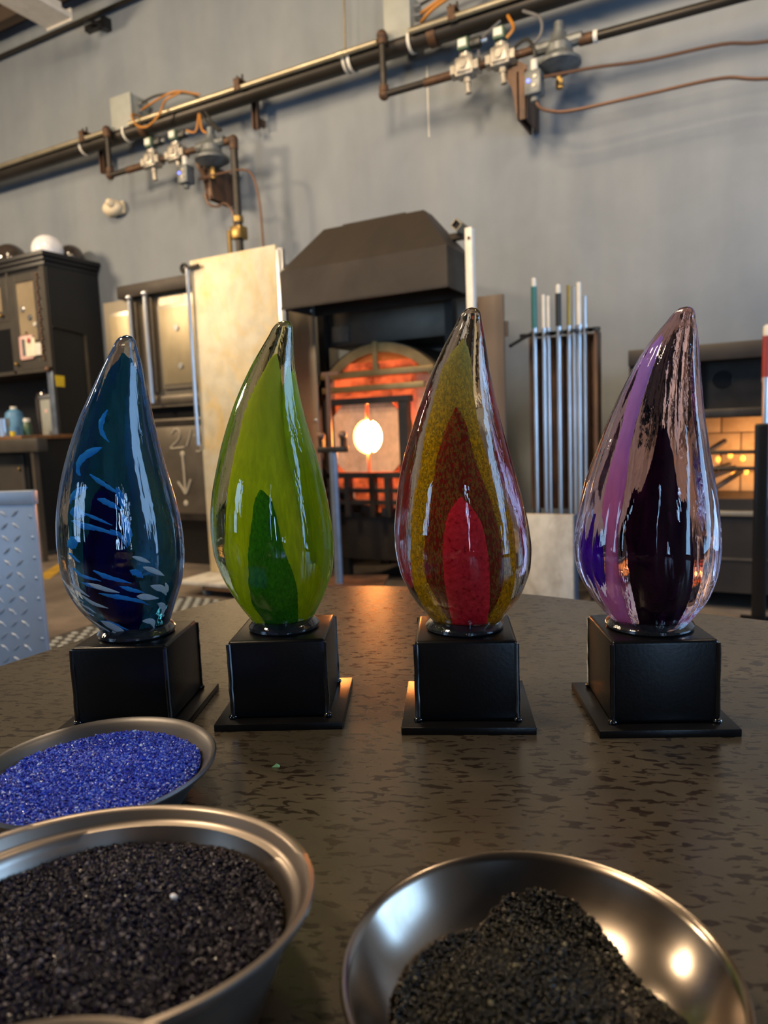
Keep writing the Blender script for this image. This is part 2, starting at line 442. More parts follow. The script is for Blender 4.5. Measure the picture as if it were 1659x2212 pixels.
# strip light at the ceiling
t = thing('strip_light', 'cream metal strip light fixture hanging at the top left', 'light', (-6.48, 4.0, 5.5))
M().box(-6.67, -6.30, 2.6, 5.48, 5.50, 5.56).box(-6.60, -6.37, 2.6, 5.44, 5.56, 5.66).build('housing', K['white_enamel'], t, bev=0.006)
M().box(-6.675, -6.295, 5.48, 5.495, 5.485, 5.60).build('end_cap', K['white_enamel'], t)
for y in (3.0, 5.0): M().cyl((-6.48, y, 5.66), (-6.48, y, ZC), 0.008, n=8).build('hanger', K['conduit'], t)

# ------------------------------------------------------------------ gas main along the wall
t = thing('gas_main', 'thick dark iron gas main crossing the whole wall', 'pipe', (-4, 5.75, 4.388))
M().cyl((XL, 5.75, 4.388), (3.0, 5.75, 4.388), 0.078, n=24).build('pipe', K['pipe_black'], t)
for x in (-6.55, -5.90, -3.24, -2.62):
    M().lathe([(0.080, -0.012), (0.088, -0.012), (0.088, 0.012), (0.080, 0.012)], n=24,
              mat=Matrix.Translation((x, 5.75, 4.388)) @ Matrix.Rotation(R(90), 4, 'Y')).build('clamp_ring', K['label_white'], t)
for x in (-5.66, -2.42): M().cyl((x - 0.035, 5.75, 4.388), (x + 0.035, 5.75, 4.388), 0.090, n=20).build('coupling', K['rust_fit'], t)
t = thing('cream_conduit', 'thin cream coloured conduit running just above the gas main', 'conduit', (-4, 5.64, 4.41))
for a, b_ in ((XL, -6.125), (-5.76, -2.885), (-2.59, 3.0)):
    M().cyl((a, 5.637, 4.412), (b_, 5.637, 4.412), 0.024, n=12).build('conduit_length', K['conduit'], t)
for x in (-5.4, -3.24, -2.2): M().cyl((x - 0.03, 5.637, 4.412), (x + 0.03, 5.637, 4.412), 0.029, n=12).build('coupling', K['conduit'], t)
BR = ['leftmost rusty strut bracket holding the gas main to the wall', 'rusty strut bracket under the gas main above the furnace hood', 'double strut bracket under the gas main beside the upper valve train']
for x, lab in zip((-6.44, -4.345, -2.208), BR):
    t = thing('strut_bracket', lab, 'bracket', (x, 6.0, 4.09), group='strut brackets on the gas main')
    m = M().box(x - 0.030, x - 0.022, 5.85, 5.90, 4.13, 4.56).box(x + 0.022, x + 0.030, 5.85, 5.90, 4.13, 4.56).box(x - 0.030, x + 0.030, 5.89, 5.90, 4.13, 4.56).box(x - 0.02, x + 0.02, 5.90, 6.0, 4.18, 4.24).box(x - 0.02, x + 0.02, 5.90, 6.0, 4.46, 4.52)
    m.build('channel', K['rust'], t)
    m = M().box(x - 0.035, x + 0.035, 5.60, 5.90, 4.47, 4.485).box(x - 0.03, x + 0.03, 5.60, 5.612, 4.38, 4.47)
    m.build('clamp', K['rust_fit'], t)
    for dx in (-0.03, 0.03): M().cyl((x + dx, 5.66, 4.485), (x + dx, 5.66, 4.53), 0.010, n=8).build('bolt', K['dark_steel'], t)
t = thing('hanger_rod', 'thin vertical hanger rod dropping from the ceiling to the gas main', 'rod', (-3.22, 5.75, 4.47))
M().cyl((-3.23, 5.70, 4.48), (-3.20, 5.72, ZC), 0.010, n=8).build('rod', K['conduit'], t)
M().lathe([(0.086, -0.014), (0.092, -0.014), (0.092, 0.014), (0.086, 0.014)], n=24, mat=Matrix.Translation((-3.19, 5.75, 4.388)) @ Matrix.Rotation(R(90), 4, 'Y')).build('ring', K['label_white'], t)

def junction(x0, x1, z0, z1, label, cabs, clab):
    t = thing('junction_box', label, 'box', ((x0 + x1) / 2, 5.8, z0), group='junction boxes on the gas main')
    M().box(x0, x1, 5.70, 5.93, z0, z1, 0.006).build('box_body', K['box_grey'], t)
    M().box(x0 - 0.006, x1 + 0.006, 5.672, 5.702, z0 - 0.006, z1 + 0.006, 0.006).build('lid', K['box_grey'], t)
    for k in range(3):
        z = z1 - 0.08 - 0.07 * k
        g = M().cyl((x1, 5.78, z), (x1 + 0.025, 5.78, z), 0.022, n=6).cyl((x1 + 0.025, 5.78, z), (x1 + 0.06, 5.78, z), 0.016, n=12)
        g.build('cable_gland', K['chrome'], t)
    for k, (pts, r, mt, lb) in enumerate(cabs):
        tag(M().tube([(x1 + 0.05, 5.78, z1 - 0.08 - 0.07 * k)] + pts, r).build('cable', K[mt]), lb, 'cable', group=clab)

junction(-6.048, -5.765, 4.418, 4.735, 'grey junction box on the left part of the gas main',
         [([(-5.45, 5.76, 4.66), (-5.1, 5.78, 4.60), (-4.95, 5.80, 4.52)], 0.012, 'cable_black', 'topmost dark cable leaving the left junction box'),
          ([(-5.55, 5.66, 4.53), (-5.30, 5.60, 4.53), (-5.05, 5.58, 4.53), (-4.85, 5.68, 4.49)], 0.010, 'orange', 'orange cable arching over the conduit from the left junction box'),
          ([(-5.66, 5.58, 4.46), (-5.58, 5.56, 4.33), (-5.44, 5.56, 4.29), (-5.28, 5.56, 4.36), (-5.18, 5.56, 4.47), (-5.0, 5.58, 4.51)], 0.010, 'orange', 'orange cable drooping in a loop below the left junction box')],
         'cables at the left junction box')
junction(-2.83, -2.60, 4.42, 4.75, 'pale grey junction box at the top of the gas main',
         [([(-2.3, 5.78, 4.71), (-1.9, 5.78, 4.74), (-1.5, 5.80, 4.80)], 0.012, 'cable_black', 'topmost dark cable leaving the upper right junction box'),
          ([(-2.35, 5.72, 4.62), (-2.1, 5.70, 4.68), (-1.85, 5.74, 4.86)], 0.014, 'orange', 'upper orange cable leaving the upper right junction box'),
          ([(-2.40, 5.70, 4.56), (-2.12, 5.68, 4.64), (-1.88, 5.70, 4.82), (-1.7, 5.74, 4.95)], 0.014, 'orange', 'lower orange cable leaving the upper right junction box')],
         'cables at the upper right junction box')

def valve(t, x, y, z, coil, coil_dark=True):
    v = M().box(x - 0.075, x + 0.075, y - 0.06, y + 0.06, z - 0.08, z + 0.06, 0.015)
    for s in (-1, 1):
        v.cyl((x + s * 0.075, y, z - 0.02), (x + s * 0.115, y, z - 0.02), 0.062, n=6)
    v.cyl((x, y, z + 0.06), (x, y, z + 0.085), 0.055, n=16).box(x - 0.06, x + 0.06, y - 0.075, y - 0.055, z - 0.06, z + 0.04, 0.006)
    v.cyl((x, y - 0.075, z - 0.01), (x, y - 0.09, z - 0.01), 0.03, n=12)
    v = v.build('valve_body', K['cast_alu'], t)
    M().cyl((x, y, z + 0.085), (x, y, z + 0.12), 0.018, n=10).build('stem', K['chrome'], v)
    M().box(x - 0.055, x + 0.035, y - 0.05, y + 0.05, z + 0.115, z + 0.205, 0.012).build('coil', K[coil], v)
    M().box(x - 0.045, x + 0.02, y - 0.053, y - 0.050, z + 0.135, z + 0.19).build('rating_plate', K['label_white'], v)
    if coil_dark:
        M().box(x + 0.035, x + 0.135, y - 0.04, y + 0.04, z + 0.12, z + 0.19, 0.02).build('terminal_box', K['coil_black'], v)
        M().cyl((x + 0.135, y, z + 0.155), (x + 0.18, y, z + 0.155), 0.018, n=8).build('gland', K['chrome'], v)
    n = M().cyl((x + 0.01, y, z - 0.08), (x + 0.01, y, z - 0.12), 0.030, n=8).cyl((x + 0.01, y, z - 0.12), (x + 0.015, y, z - 0.19), 0.022, n=10)
    n.cyl((x + 0.015, y, z - 0.19), (x + 0.016, y, z - 0.20), 0.027, n=8)
    n.build('drain_nipple', K['cast_alu'], v)

def gas_train(x0, zt, zr, vx, reg, label, group, bracket, sw, extra):
    t = thing('valve_train', label, 'valves', (vx[0], 5.62, zr), group=group)
    y = 5.62
    p = M().cyl((x0, 5.75, zt), (x0, y, zt), 0.030, n=12).cyl((x0, y, zt), (x0, y, zr), 0.028, n=14).cyl((x0, y, zr), (vx[0] - 0.1, y, zr), 0.028, n=14)
    p.build('drop_pipe', K['pipe_black'], t)
    for z in (zt, zr): M().ball((x0, y, z), 0.046).cyl((x0, y, z + (0.02 if z == zr else -0.02)), (x0, y, z + (0.07 if z == zr else -0.07)), 0.040, n=12).build('elbow', K['rust_fit'], t)
    M().cyl((vx[0] - 0.36, y, zr), (vx[0] - 0.1, y, zr), 0.034, n=12).build('rusty_nipple', K['rust_fit'], t)
    for k, x in enumerate(vx): valve(t, x, y, zr + 0.03, 'coil_green', k == 0 or x < -4)
    M().cyl((vx[0] + 0.1, y, zr + 0.01), (reg[0] - 0.1, y, zr + 0.01), 0.030, n=12).build('manifold_pipe', K['rust_fit'], t)
    rx, rz, rr = reg
    b = M().lathe([(0.0, 0.20), (0.035, 0.20), (0.04, 0.13), (0.055, 0.12), (0.06, 0.08), (0.10, 0.03), (0.10, -0.02), (rr - 0.02, -0.07), (0, -0.07)], (rx, y, rz), n=28)
    b.cyl((rx - 0.17, y, rz + 0.05), (rx + 0.17, y, rz + 0.05), 0.045, n=10)
    b.build('regulator_body', K['reg_grey'], t)
    d = M().lathe([(0, -0.07), (rr - 0.01, -0.07), (rr, -0.078), (rr, -0.10), (rr - 0.015, -0.105), (0.08, -0.15), (0, -0.155)], (rx, y, rz), n=32).build('diaphragm_case', K['reg_grey'], t)
    M().cyl((rx, y, rz - 0.14), (rx, y, rz - 0.25), 0.022, n=10).cyl((rx, y, rz - 0.20), (rx, y, rz - 0.26), 0.028, n=6).build('vent_nipple', K['brass'], d)
    bx, bz0, bz1 = bracket
    m = M()
    m.prism([(bx - 0.14, bz0), (bx - 0.03, bz0 + 0.04), (bx + 0.06, bz0 - 0.02), (bx + 0.05, bz1), (bx - 0.02, bz1), (bx - 0.06, bz0 - 0.16)], 5.64, 5.655, 'y')
    m.box(bx - 0.02, bx - 0.005, 5.64, 5.98, bz1, bz0 - 0.05).box(bx + 0.04, bx + 0.055, 5.64, 5.98, bz1, bz0 - 0.05)
    m.build('bracket', K['rust'], t)
    sx, sz = sw
    s = M().box(sx - 0.062, sx + 0.062, 5.46, 5.58, sz - 0.085, sz + 0.085, 0.014).cyl((sx, 5.52, sz - 0.085), (sx, 5.52, sz - 0.12), 0.03, n=10).build('pressure_switch', K['reg_grey'], t)
    M().cyl((sx, 5.52, sz + 0.085), (sx, 5.52, sz + 0.17), 0.026, n=10).build('white_gland', K['label_white'], s)
    M().cyl((sx - 0.03, 5.455, sz + 0.01), (sx - 0.03, 5.462, sz + 0.01), 0.013, n=10).build('indicator', K['led_blue'], s)
    for dx, dz in ((0.02, 0.03), (0.01, -0.03)): M().cyl((sx + dx, 5.452, sz + dz), (sx + dx, 5.462, sz + dz), 0.013, n=8).build('port', K['cast_alu'], s)
    for nm, pts, r, mt in extra: M().tube(pts, r).build(nm, K[mt], t)
    return t

t = gas_train(-6.07, 4.41, 3.965, (-5.46, -5.135), (-4.70, 3.93, 0.165), 'rusty gas valve train on the left wall above the annealing oven', 'gas valve trains', (-4.79, 3.86, 3.50), (-4.95, 3.72),
    [('copper_tube', [(-4.80, 5.60, 3.54), (-4.76, 5.60, 3.44), (-4.66, 5.60, 3.40), (-4.56, 5.60, 3.41), (-4.49, 5.62, 3.32), (-4.48, 5.62, 3.18)], 0.011, 'copper'),
     ('copper_tube', [(-4.86, 5.60, 3.69), (-4.6, 5.60, 3.69), (-4.32, 5.60, 3.67), (-4.21, 5.60, 3.58), (-4.17, 5.62, 3.35), (-4.17, 5.64, 2.95)], 0.011, 'copper'),
     ('orange_wire', [(-4.86, 5.66, 4.31), (-4.88, 5.62, 4.14), (-4.98, 5.60, 4.16)], 0.011, 'orange'),
     ('orange_wire', [(-4.85, 5.66, 4.31), (-4.80, 5.62, 4.14), (-4.70, 5.60, 4.07)], 0.011, 'orange'),
     ('black_wire', [(-4.84, 5.66, 4.31), (-4.74, 5.64, 4.20), (-4.60, 5.62, 4.08)], 0.013, 'cable_black'),
     ('black_wire', [(-4.78, 5.66, 4.31), (-4.68, 5.64, 4.18), (-4.57, 5.62, 4.08)], 0.013, 'cable_black')])
m = M().cyl((-4.55, 5.62, 3.97), (-4.44, 5.62, 3.97), 0.034, n=12).ball((-4.43, 5.62, 3.965), 0.045).cyl((-4.43, 5.62, 3.96), (-4.43, 5.62, 3.88), 0.042, n=12)
m.build('elbow', K['rust_fit'], t)
M().cyl((-4.43, 5.62, 3.9), (-4.43, 5.62, 2.4), 0.036, n=14).build('riser_pipe', K['pipe_black'], t)
M().cyl((-4.43, 5.62, 3.27), (-4.43, 5.62, 3.22), 0.05, n=12).box(-4.49, -4.37, 5.56, 5.68, 3.06, 3.18, 0.01).cyl((-4.50, 5.56, 3.14), (-4.50, 5.56, 2.9), 0.022, n=8).build('shutoff_valve', K['brass'], t)
t = gas_train(-2.83, 4.44, 3.98, (-2.10, -1.81), (-1.37, 3.93, 0.16), 'gas valve train with green coils on the upper right wall', 'gas valve trains', (-1.68, 3.93, 3.53), (-1.53, 3.70),
    [('copper_tube', [(-1.46, 5.52, 3.735), (-1.1, 5.56, 3.725), (-0.765, 5.60, 3.70), (-0.28, 5.62, 3.684), (0.0, 5.66, 3.645), (0.8, 5.7, 3.6)], 0.012, 'copper'),
     ('copper_tube', [(-1.52, 5.52, 3.60), (-1.50, 5.53, 3.54), (-1.42, 5.55, 3.50), (-1.26, 5.57, 3.474), (-0.764, 5.6, 3.475), (-0.28, 5.62, 3.47), (0.0, 5.66, 3.413), (0.8, 5.7, 3.3)], 0.012, 'copper'),
     ('orange_wire', [(-1.78, 5.70, 4.33), (-1.72, 5.64, 4.2), (-1.77, 5.62, 4.13)], 0.013, 'orange'),
     ('grey_wire', [(-1.66, 5.70, 4.33), (-1.52, 5.66, 4.22), (-1.52, 5.64, 4.08), (-1.66, 5.6, 3.98)], 0.012, 'cable_grey'),
     ('grey_wire', [(-1.84, 5.70, 4.31), (-1.98, 5.66, 4.2), (-2.0, 5.64, 4.08), (-1.94, 5.6, 4.02)], 0.010, 'cable_grey'),
     ('black_wire', [(-1.72, 5.60, 4.03), (-1.60, 5.56, 4.05), (-1.53, 5.52, 3.95), (-1.53, 5.52, 3.87)], 0.012, 'cable_black')])
M().cyl((-1.22, 5.62, 3.965), (-1.13, 5.62, 3.962), 0.040, n=12).build('rusty_coupling', K['rust_fit'], t)
M().cyl((-1.13, 5.62, 3.962), (3.0, 5.62, 3.90), 0.034, n=14).build('outlet_pipe', K['pipe_black'], t)
M().cyl((-1.12, 5.62, 3.962), (-1.09, 5.62, 3.961), 0.042, n=12).build('collar', K['label_white'], t)

# emergency light
t = thing('emergency_light', 'small cream emergency light on the grey wall above the cabinet', 'light', (-6.4, 6.0, 3.76))
M().ball((-6.40, 5.92, 3.765), 0.135, (1.0, 0.6, 0.62), 24, 14).box(-6.53, -6.27, 5.95, 6.0, 3.70, 3.84, 0.02).build('housing', K['cream'], t)
M().lathe([(0, 0.075), (0.03, 0.07), (0.052, 0.04), (0.058, 0.0), (0, 0)], n=18, mat=Matrix.Translation((-6.345, 5.855, 3.79)) @ Matrix.Rotation(R(75), 4, 'X') @ Matrix.Scale(0.8, 4)).build('lamp_head', K['cream'], t)

# ------------------------------------------------------------------ left: hutch, counter and clutter
t = thing('hutch_cabinet', 'tall black hutch cabinet with crown moulding at the left wall', 'cabinet', (-7.8, 6.0, 1.30))
m = M().box(-9.2, -6.82, 5.31, 5.99, 1.99, 3.14).box(-6.86, -6.80, 5.31, 5.99, 1.30, 3.14).box(-9.2, -6.86, 5.95, 5.99, 1.30, 1.99)
m.build('carcass', K['cab_black'], t)
m = M()
for k, (o, z0, z1) in enumerate(((0.01, 3.10, 3.15), (0.035, 3.15, 3.19), (0.06, 3.19, 3.24))): m.box(-9.2, -6.80 + o, 5.29 - o, 5.99, z0, z1, 0.006)
m.build('crown_moulding', K['cab_black'], t)
def door(x0, x1, z0, z1, knob):
    y = 5.29
    d = M().box(x0, x0 + 0.11, y, y + 0.025, z0, z1).box(x1 - 0.11, x1, y, y + 0.025, z0, z1).box(x0 + 0.11, x1 - 0.11, y, y + 0.025, z1 - 0.09, z1).box(x0 + 0.11, x1 - 0.11, y, y + 0.025, z0, z0 + 0.12)
    d = d.build('door', K['cab_front'], t, bev=0.004)
    M().box(x0 + 0.11, x1 - 0.11, y + 0.012, y + 0.022, z0 + 0.12, z1 - 0.09).build('door_panel', K['cab_panel'], d)
    M().ball((knob[0], y - 0.03, knob[1]), 0.022).cyl((knob[0], y - 0.01, knob[1]), (knob[0], y + 0.01, knob[1]), 0.010, n=8).build('knob', K['brass'], d)
door(-7.42, -6.90, 2.03, 3.06, (-7.37, 2.10))
door(-8.05, -7.46, 2.58, 3.06, (-7.56, 2.65))
M().box(-8.05, -7.46, 5.295, 5.31, 2.50, 2.58).box(-7.46, -7.42, 5.292, 5.31, 2.0, 3.1).box(-6.90, -6.82, 5.292, 5.31, 2.0, 3.1).box(-8.05, -6.82, 5.292, 5.31, 1.99, 2.03).build('face_frame', K['cab_front'], t)
M().box(-8.05, -7.46, 5.302, 5.309, 2.03, 2.50).build('shelf_shade_sheet', K['black_paint'], t)  # flat black sheet stands in for the shade inside an open shelf
M().box(-6.93, -6.84, 5.30, 5.33, 1.30, 1.99, 0.006).build('pilaster', K['pole_blue'], t)  # blue daylight on the cabinet corner is put into this colour
M().ball((-6.885, 5.28, 2.01), 0.03).build('pilaster_knob', K['copper'], t)
M().box(-6.80, -6.785, 5.715, 5.745, 1.60, 2.42).build('edge_strip', K['stain_dark'], t)
M().tube([(-6.78, 5.31, 2.455), (-6.775, 5.45, 2.445), (-6.78, 5.60, 2.43), (-6.79, 5.74, 2.41)], 0.010).build('side_rail', K['dark_steel'], t)
m = M()
for k in range(26):
    z = 3.02 - k * 0.036
    m.ball((-6.925 + 0.012 * math.sin(k * 2.1), 5.275, z), 0.015, u=8, v=6)
stuff(tag(m.build('bead_string', K['copper']), 'string of copper coloured beads hanging down the cabinet door edge', 'beads'))
for x, z, r, mt, lb in ((-7.23, 2.686, 0.036, 'chrome', 'large shiny round magnet, upper left on the cabinet door'), (-7.12, 2.585, 0.034, 'reg_grey', 'dull grey round magnet between the shiny ones on the cabinet door'),
                        (-7.04, 2.505, 0.026, 'label_white', 'pale round magnet, right and lowest but one on the cabinet door'), (-7.20, 2.43, 0.014, 'copper', 'tiny copper coloured magnet just above the pink frame')):
    tag(M().lathe([(0, 0.014), (r * 0.7, 0.012), (r, 0.0), (r, -0.005), (0, -0.005)], n=18, mat=Matrix.Translation((x, 5.297, z)) @ Matrix.Rotation(R(90), 4, 'X')).build('magnet', K[mt]), lb, 'magnet', 'magnets on the cabinet door')
t = thing('picture_frame', 'small pink framed picture stuck to the cabinet door', 'frame', (-7.2, 5.29, 2.2))
M().box(-7.30, -7.08, 5.274, 5.288, 2.14, 2.40, 0.02).build('frame', K['pink'], t)
M().box(-7.26, -7.14, 5.270, 5.275, 2.18, 2.36).build('picture', K['reg_grey'], t)
tag(M().box(-7.19, -7.03, 5.262, 5.268, 2.165, 2.36).build('paper_note', K['paper']), 'cream paper note overlapping the pink frame', 'note')
tag(M().box(-7.05, -6.94, 5.266, 5.270, 2.17, 2.30).build('paper_card', K['label_white']), 'white card at the lower right of the paper note', 'card')
tag(M().ball((-7.12, 5.258, 2.335), 0.03, (1, 0.4, 1)).build('red_magnet', K['red']), 'red magnet pinning the cream note', 'magnet')
tag(M().prism([(5.30, 1.94), (5.415, 1.935), (5.41, 1.815), (5.305, 1.82)], -6.799, -6.795, 'x').build('sticky_note', K['yellow']), 'yellow sticky note on the black side of the cabinet', 'note')
for x, y, r, mt, lb in ((-7.66, 5.52, 0.185, 'smoke', 'big smoky glass globe on the cabinet top at the picture edge'), (-6.94, 5.46, 0.165, 'white', 'white glass globe on top of the black cabinet'), (-6.99, 5.80, 0.145, 'smoke', 'dark glass globe behind the white globe')):
    t = thing('glass_globe', lb, 'globe', (x, y, 3.24), group='globes on the cabinet')
    M().lathe([(0, 0)] + [(r * math.sin(a), r * math.cos(1.2) - r * math.cos(a)) for a in np.linspace(1.2, math.pi - 0.02, 22)] + [(0, r * 1.3624)], (x, y, 3.24), n=36).build('globe', K[mt], t)

t = thing('base_cabinet', 'black base cabinet with a brown wooden counter under the hutch', 'cabinet', (-7.8, 5.4, 0))
M().box(-9.2, -6.80, 4.88, 5.99, 0.05, 1.255).build('carcass', K['cab_black'], t)
M().box(-9.2, -6.76, 4.80, 5.99, 1.255, 1.298, 0.008).build('counter', K['wood'], t)
M().box(-9.2, -6.36, 4.68, 4.80, 1.13, 1.262, 0.006).build('front_ledge', K['cab_front'], t)
for x0, x1 in ((-7.30, -6.86), (-7.78, -7.34)):
    d = M().box(x0, x1, 4.86, 4.88, 0.15, 1.10, 0.005).build('door', K['cab_front'], t)
    M().ball((x1 - 0.05, 4.845, 0.95), 0.016).build('knob', K['brass'], d)
M().box(-6.50, -6.46, 4.70, 4.76, 0.0, 1.13).build('leg', K['stain_dark'], t)
M().box(-9.2, -6.80, 4.92, 5.99, 0.0, 0.05).build('plinth', K['rubber'], t)
zc = 1.298
t = thing('dispenser', 'grey box shaped dispenser with dark blue cap on the counter', 'dispenser', (-7.08, 5.5, zc))
M().box(-7.20, -6.99, 5.38, 5.58, zc, zc + 0.40, 0.01).build('body', K['box_grey'], t)
M().box(-7.205, -6.985, 5.37, 5.585, zc + 0.40, zc + 0.45, 0.012).build('rim', K['chrome'], t)
M().cyl((-7.08, 5.5, zc + 0.45), (-7.08, 5.5, zc + 0.60), 0.075, 0.06, n=20).build('cap', K['navy'], t)
M().cyl((-7.10, 5.375, zc + 0.27), (-7.10, 5.383, zc + 0.27), 0.022, n=14).build('button', K['pink'], t)
def bottle(name, x, y, prof, mt, lb, cap=None, cat='bottle'):
    t = thing(name, lb, cat, (x, y, zc))
    M().lathe(prof, (x, y, zc), n=22).build('body', K[mt], t)
    if cap: M().cyl((x, y, zc + cap[0]), (x, y, zc + cap[1]), cap[2], n=16).build('cap', K[cap[3]], t)
    return t
bottle('bottle', -7.12, 5.14, [(0, 0), (0.045, 0), (0.045, 0.12), (0.028, 0.15), (0, 0.15)], 'green', 'small green bottle with a white cap in front of the grey dispenser', (0.15, 0.19, 0.036, 'label_white'))
bottle('water_jug', -7.55, 5.30, [(0, 0), (0.10, 0), (0.105, 0.20), (0.09, 0.27), (0.04, 0.31), (0, 0.31)], 'blue_plastic', 'pale blue plastic jug on the counter at the left edge', (0.31, 0.34, 0.036, 'label_white'), 'jug')
bottle('steel_can', -7.30, 4.98, [(0, 0), (0.07, 0), (0.07, 0.19), (0.066, 0.195), (0.066, 0.17), (0, 0.17)], 'chrome', 'grey metal can standing at the front of the counter', None, 'can')
bottle('paper_cup', -7.17, 5.02, [(0, 0), (0.04, 0), (0.05, 0.10), (0.047, 0.10), (0.04, 0.01), (0, 0.01)], 'blue_plastic', 'small blue and white cup beside the metal can', None, 'cup')
bottle('ceramic_cup', -7.06, 4.92, [(0, 0), (0.025, 0), (0.03, 0.05), (0.026, 0.05), (0.022, 0.01), (0, 0.01)], 'yellow', 'tiny yellow pot at the counter edge', None, 'pot')
bottle('kettle', -7.50, 5.70, [(0, 0), (0.10, 0), (0.12, 0.25), (0.12, 0.42), (0.10, 0.50), (0, 0.50)], 'smoke', 'dark glass carafe behind the blue jug', (0.50, 0.54, 0.05, 'black_paint'), 'carafe')
bottle('jar', -7.27, 5.74, [(0, 0), (0.06, 0), (0.06, 0.34), (0.04, 0.38), (0, 0.38)], 'coil_black', 'tall black jar beside the grey dispenser', (0.38, 0.42, 0.045, 'dark_steel'), 'jar')

# ------------------------------------------------------------------ annealing oven
t = thing('annealing_oven', 'tall stainless annealing oven behind the stained metal sheet', 'oven', (-5.0, 5.4, 0))
x0, x1, y0 = -5.66, -3.6, 5.0
M().box(x0, x1, y0 + 0.02, 5.95, 1.50, 2.53, 0.006).build('upper_body', K['stainless'], t)
M().box(x0 + 0.05, x1, y0 + 0.02, 5.95, 0.44, 1.39, 0.006).build('lower_body', K['stain_dark'], t)
M().box(x0 + 0.06, x1, y0 + 0.10, 5.95, 1.39, 1.50).build('dark_gap', K['black_paint'], t)
M().box(-5.385, -3.6, 4.95, 5.9, 2.525, 2.64, 0.006).build('top_slab', K['soot_steel'], t)
M().box(-5.6, x1, 5.1, 5.9, 0.0, 0.44).build('plinth', K['black_paint'], t)
for a, b_, z0, z1 in ((-5.58, -5.26, 1.72, 2.42), (-4.93, -4.30, 1.66, 2.42)):
    d = M().box(a, b_, y0 - 0.01, y0 + 0.02, z0, z1, 0.006).build('door', K['stainless'], t)
    M().box(a + 0.03, b_ - 0.03, y0 - 0.018, y0 - 0.008, z0 + 0.04, z1 - 0.04, 0.003).build('door_skin', K['door_steel'], d)
M().box(-5.60, -4.3, y0 - 0.005, y0 + 0.02, 1.53, 1.60, 0.004).build('sill', K['stain_dark'], t)
for x, z0, z1 in ((-5.23, 1.66, 2.52), (-5.03, 1.54, 2.535)):
    b_ = M().cyl((x, y0 - 0.05, z0), (x, y0 - 0.05, z1), 0.022, n=12).build('lift_rod', K['chrome'], t)
    M().ball((x, y0 - 0.05, z1), 0.035).build('rod_end', K['chrome'], b_)
    M().box(x - 0.05, x + 0.05, y0 - 0.03, y0 + 0.02, z0 + 0.1, z1 - 0.03).build('rod_guide', K['stain_dark'], b_)
for x, z in ((-4.70, 2.20), (-4.68, 1.86)): M().cyl((x, y0 - 0.03, z), (x, y0, z), 0.026, n=14).build('door_stud', K['chrome'], t)
d = M().box(-5.52, -4.30, y0 - 0.012, y0 + 0.02, 0.50, 1.32, 0.006).build('lower_door', K['stain_dark'], t)
M().box(-5.56, -4.30, y0 - 0.02, y0 + 0.02, 0.44, 0.50).box(-5.56, -4.30, y0 - 0.02, y0 + 0.02, 1.32, 1.37).build('door_frame', K['dark_steel'], d)
yy = y0 - 0.016
ch = M().tube([(-4.86, yy, 1.25), (-4.80, yy, 1.29), (-4.75, yy, 1.26), (-4.78, yy, 1.19), (-4.88, yy, 1.12), (-4.80, yy, 1.115), (-4.71, yy, 1.12)], 0.008)
ch.tube([(-4.68, yy, 1.13), (-4.64, yy, 1.21), (-4.61, yy, 1.28)], 0.008)
ch.tube([(-4.58, yy, 1.22), (-4.53, yy, 1.24), (-4.52, yy, 1.19), (-4.56, yy, 1.16), (-4.51, yy, 1.13), (-4.52, yy, 1.08), (-4.57, yy, 1.08)], 0.008)
ch.ball((-4.74, yy, 1.06), 0.028, (1, 0.3, 1)).tube([(-4.74, yy, 1.06), (-4.735, yy, 0.90), (-4.735, yy, 0.71)], 0.011)
ch.tube([(-4.82, yy, 0.80), (-4.77, yy, 0.74), (-4.735, yy, 0.69), (-4.70, yy, 0.74), (-4.66, yy, 0.82)], 0.011).ball((-4.74, yy, 0.60), 0.028, (1, 0.3, 1))
ch.build('chalk_mark', K['chalk'], t)

# stained metal sheet on a dolly
t = thing('heat_shield', 'tall stained pale metal sheet standing on a wheeled dolly', 'panel', (-3.53, 4.37, 0.12))
M().box(-3.925, -3.115, 4.35, 4.40, 0.12, 2.56, 0.004).build('sheet', K['panel_alu'], t)
M().box(-3.118, -3.06, 4.355, 4.40, 0.12, 2.53, 0.004).build('edge_channel', K['chrome'], t)
t = thing('dolly', 'low wooden dolly with casters under the stained metal sheet', 'dolly', (-3.5, 4.3, 0))
M().box(-3.95, -2.98, 4.0, 4.6, 0.09, 0.118, 0.004).build('deck', K['board_white'], t)
M().box(-3.70, -3.0, 4.02, 4.58, 0.06, 0.09).build('frame', K['wood'], t)
for x in (-3.72, -3.1):
    for y in (4.07, 4.5):
        c = M().cyl((x - 0.015, y, 0.035), (x + 0.015, y, 0.035), 0.035, n=18).build('caster', K['reg_grey'], t)
        M().box(x - 0.025, x + 0.025, y - 0.02, y + 0.02, 0.055, 0.09).build('fork', K['dark_steel'], c)
t = thing('hook_rod', 'long steel rod with a T handle hanging at the left edge of the metal sheet', 'rod', (-3.94, 4.33, 1.14))
M().cyl((-3.945, 4.33, 1.14), (-3.935, 4.33, 2.50), 0.015, n=12).build('shaft', K['chrome'], t)
M().cyl((-3.97, 4.33, 2.50), (-3.82, 4.33, 2.51), 0.013, n=10).build('handle', K['dark_steel'], t)
M().lathe([(0.030 + 0.012 * math.cos(a), 0.012 * math.sin(a)) for a in np.linspace(0, 2 * math.pi, 9)], n=20, mat=Matrix.Translation((-3.965, 4.33, 2.505)) @ Matrix.Rotation(R(90), 4, 'X')).build('eye', K['dark_steel'], t)

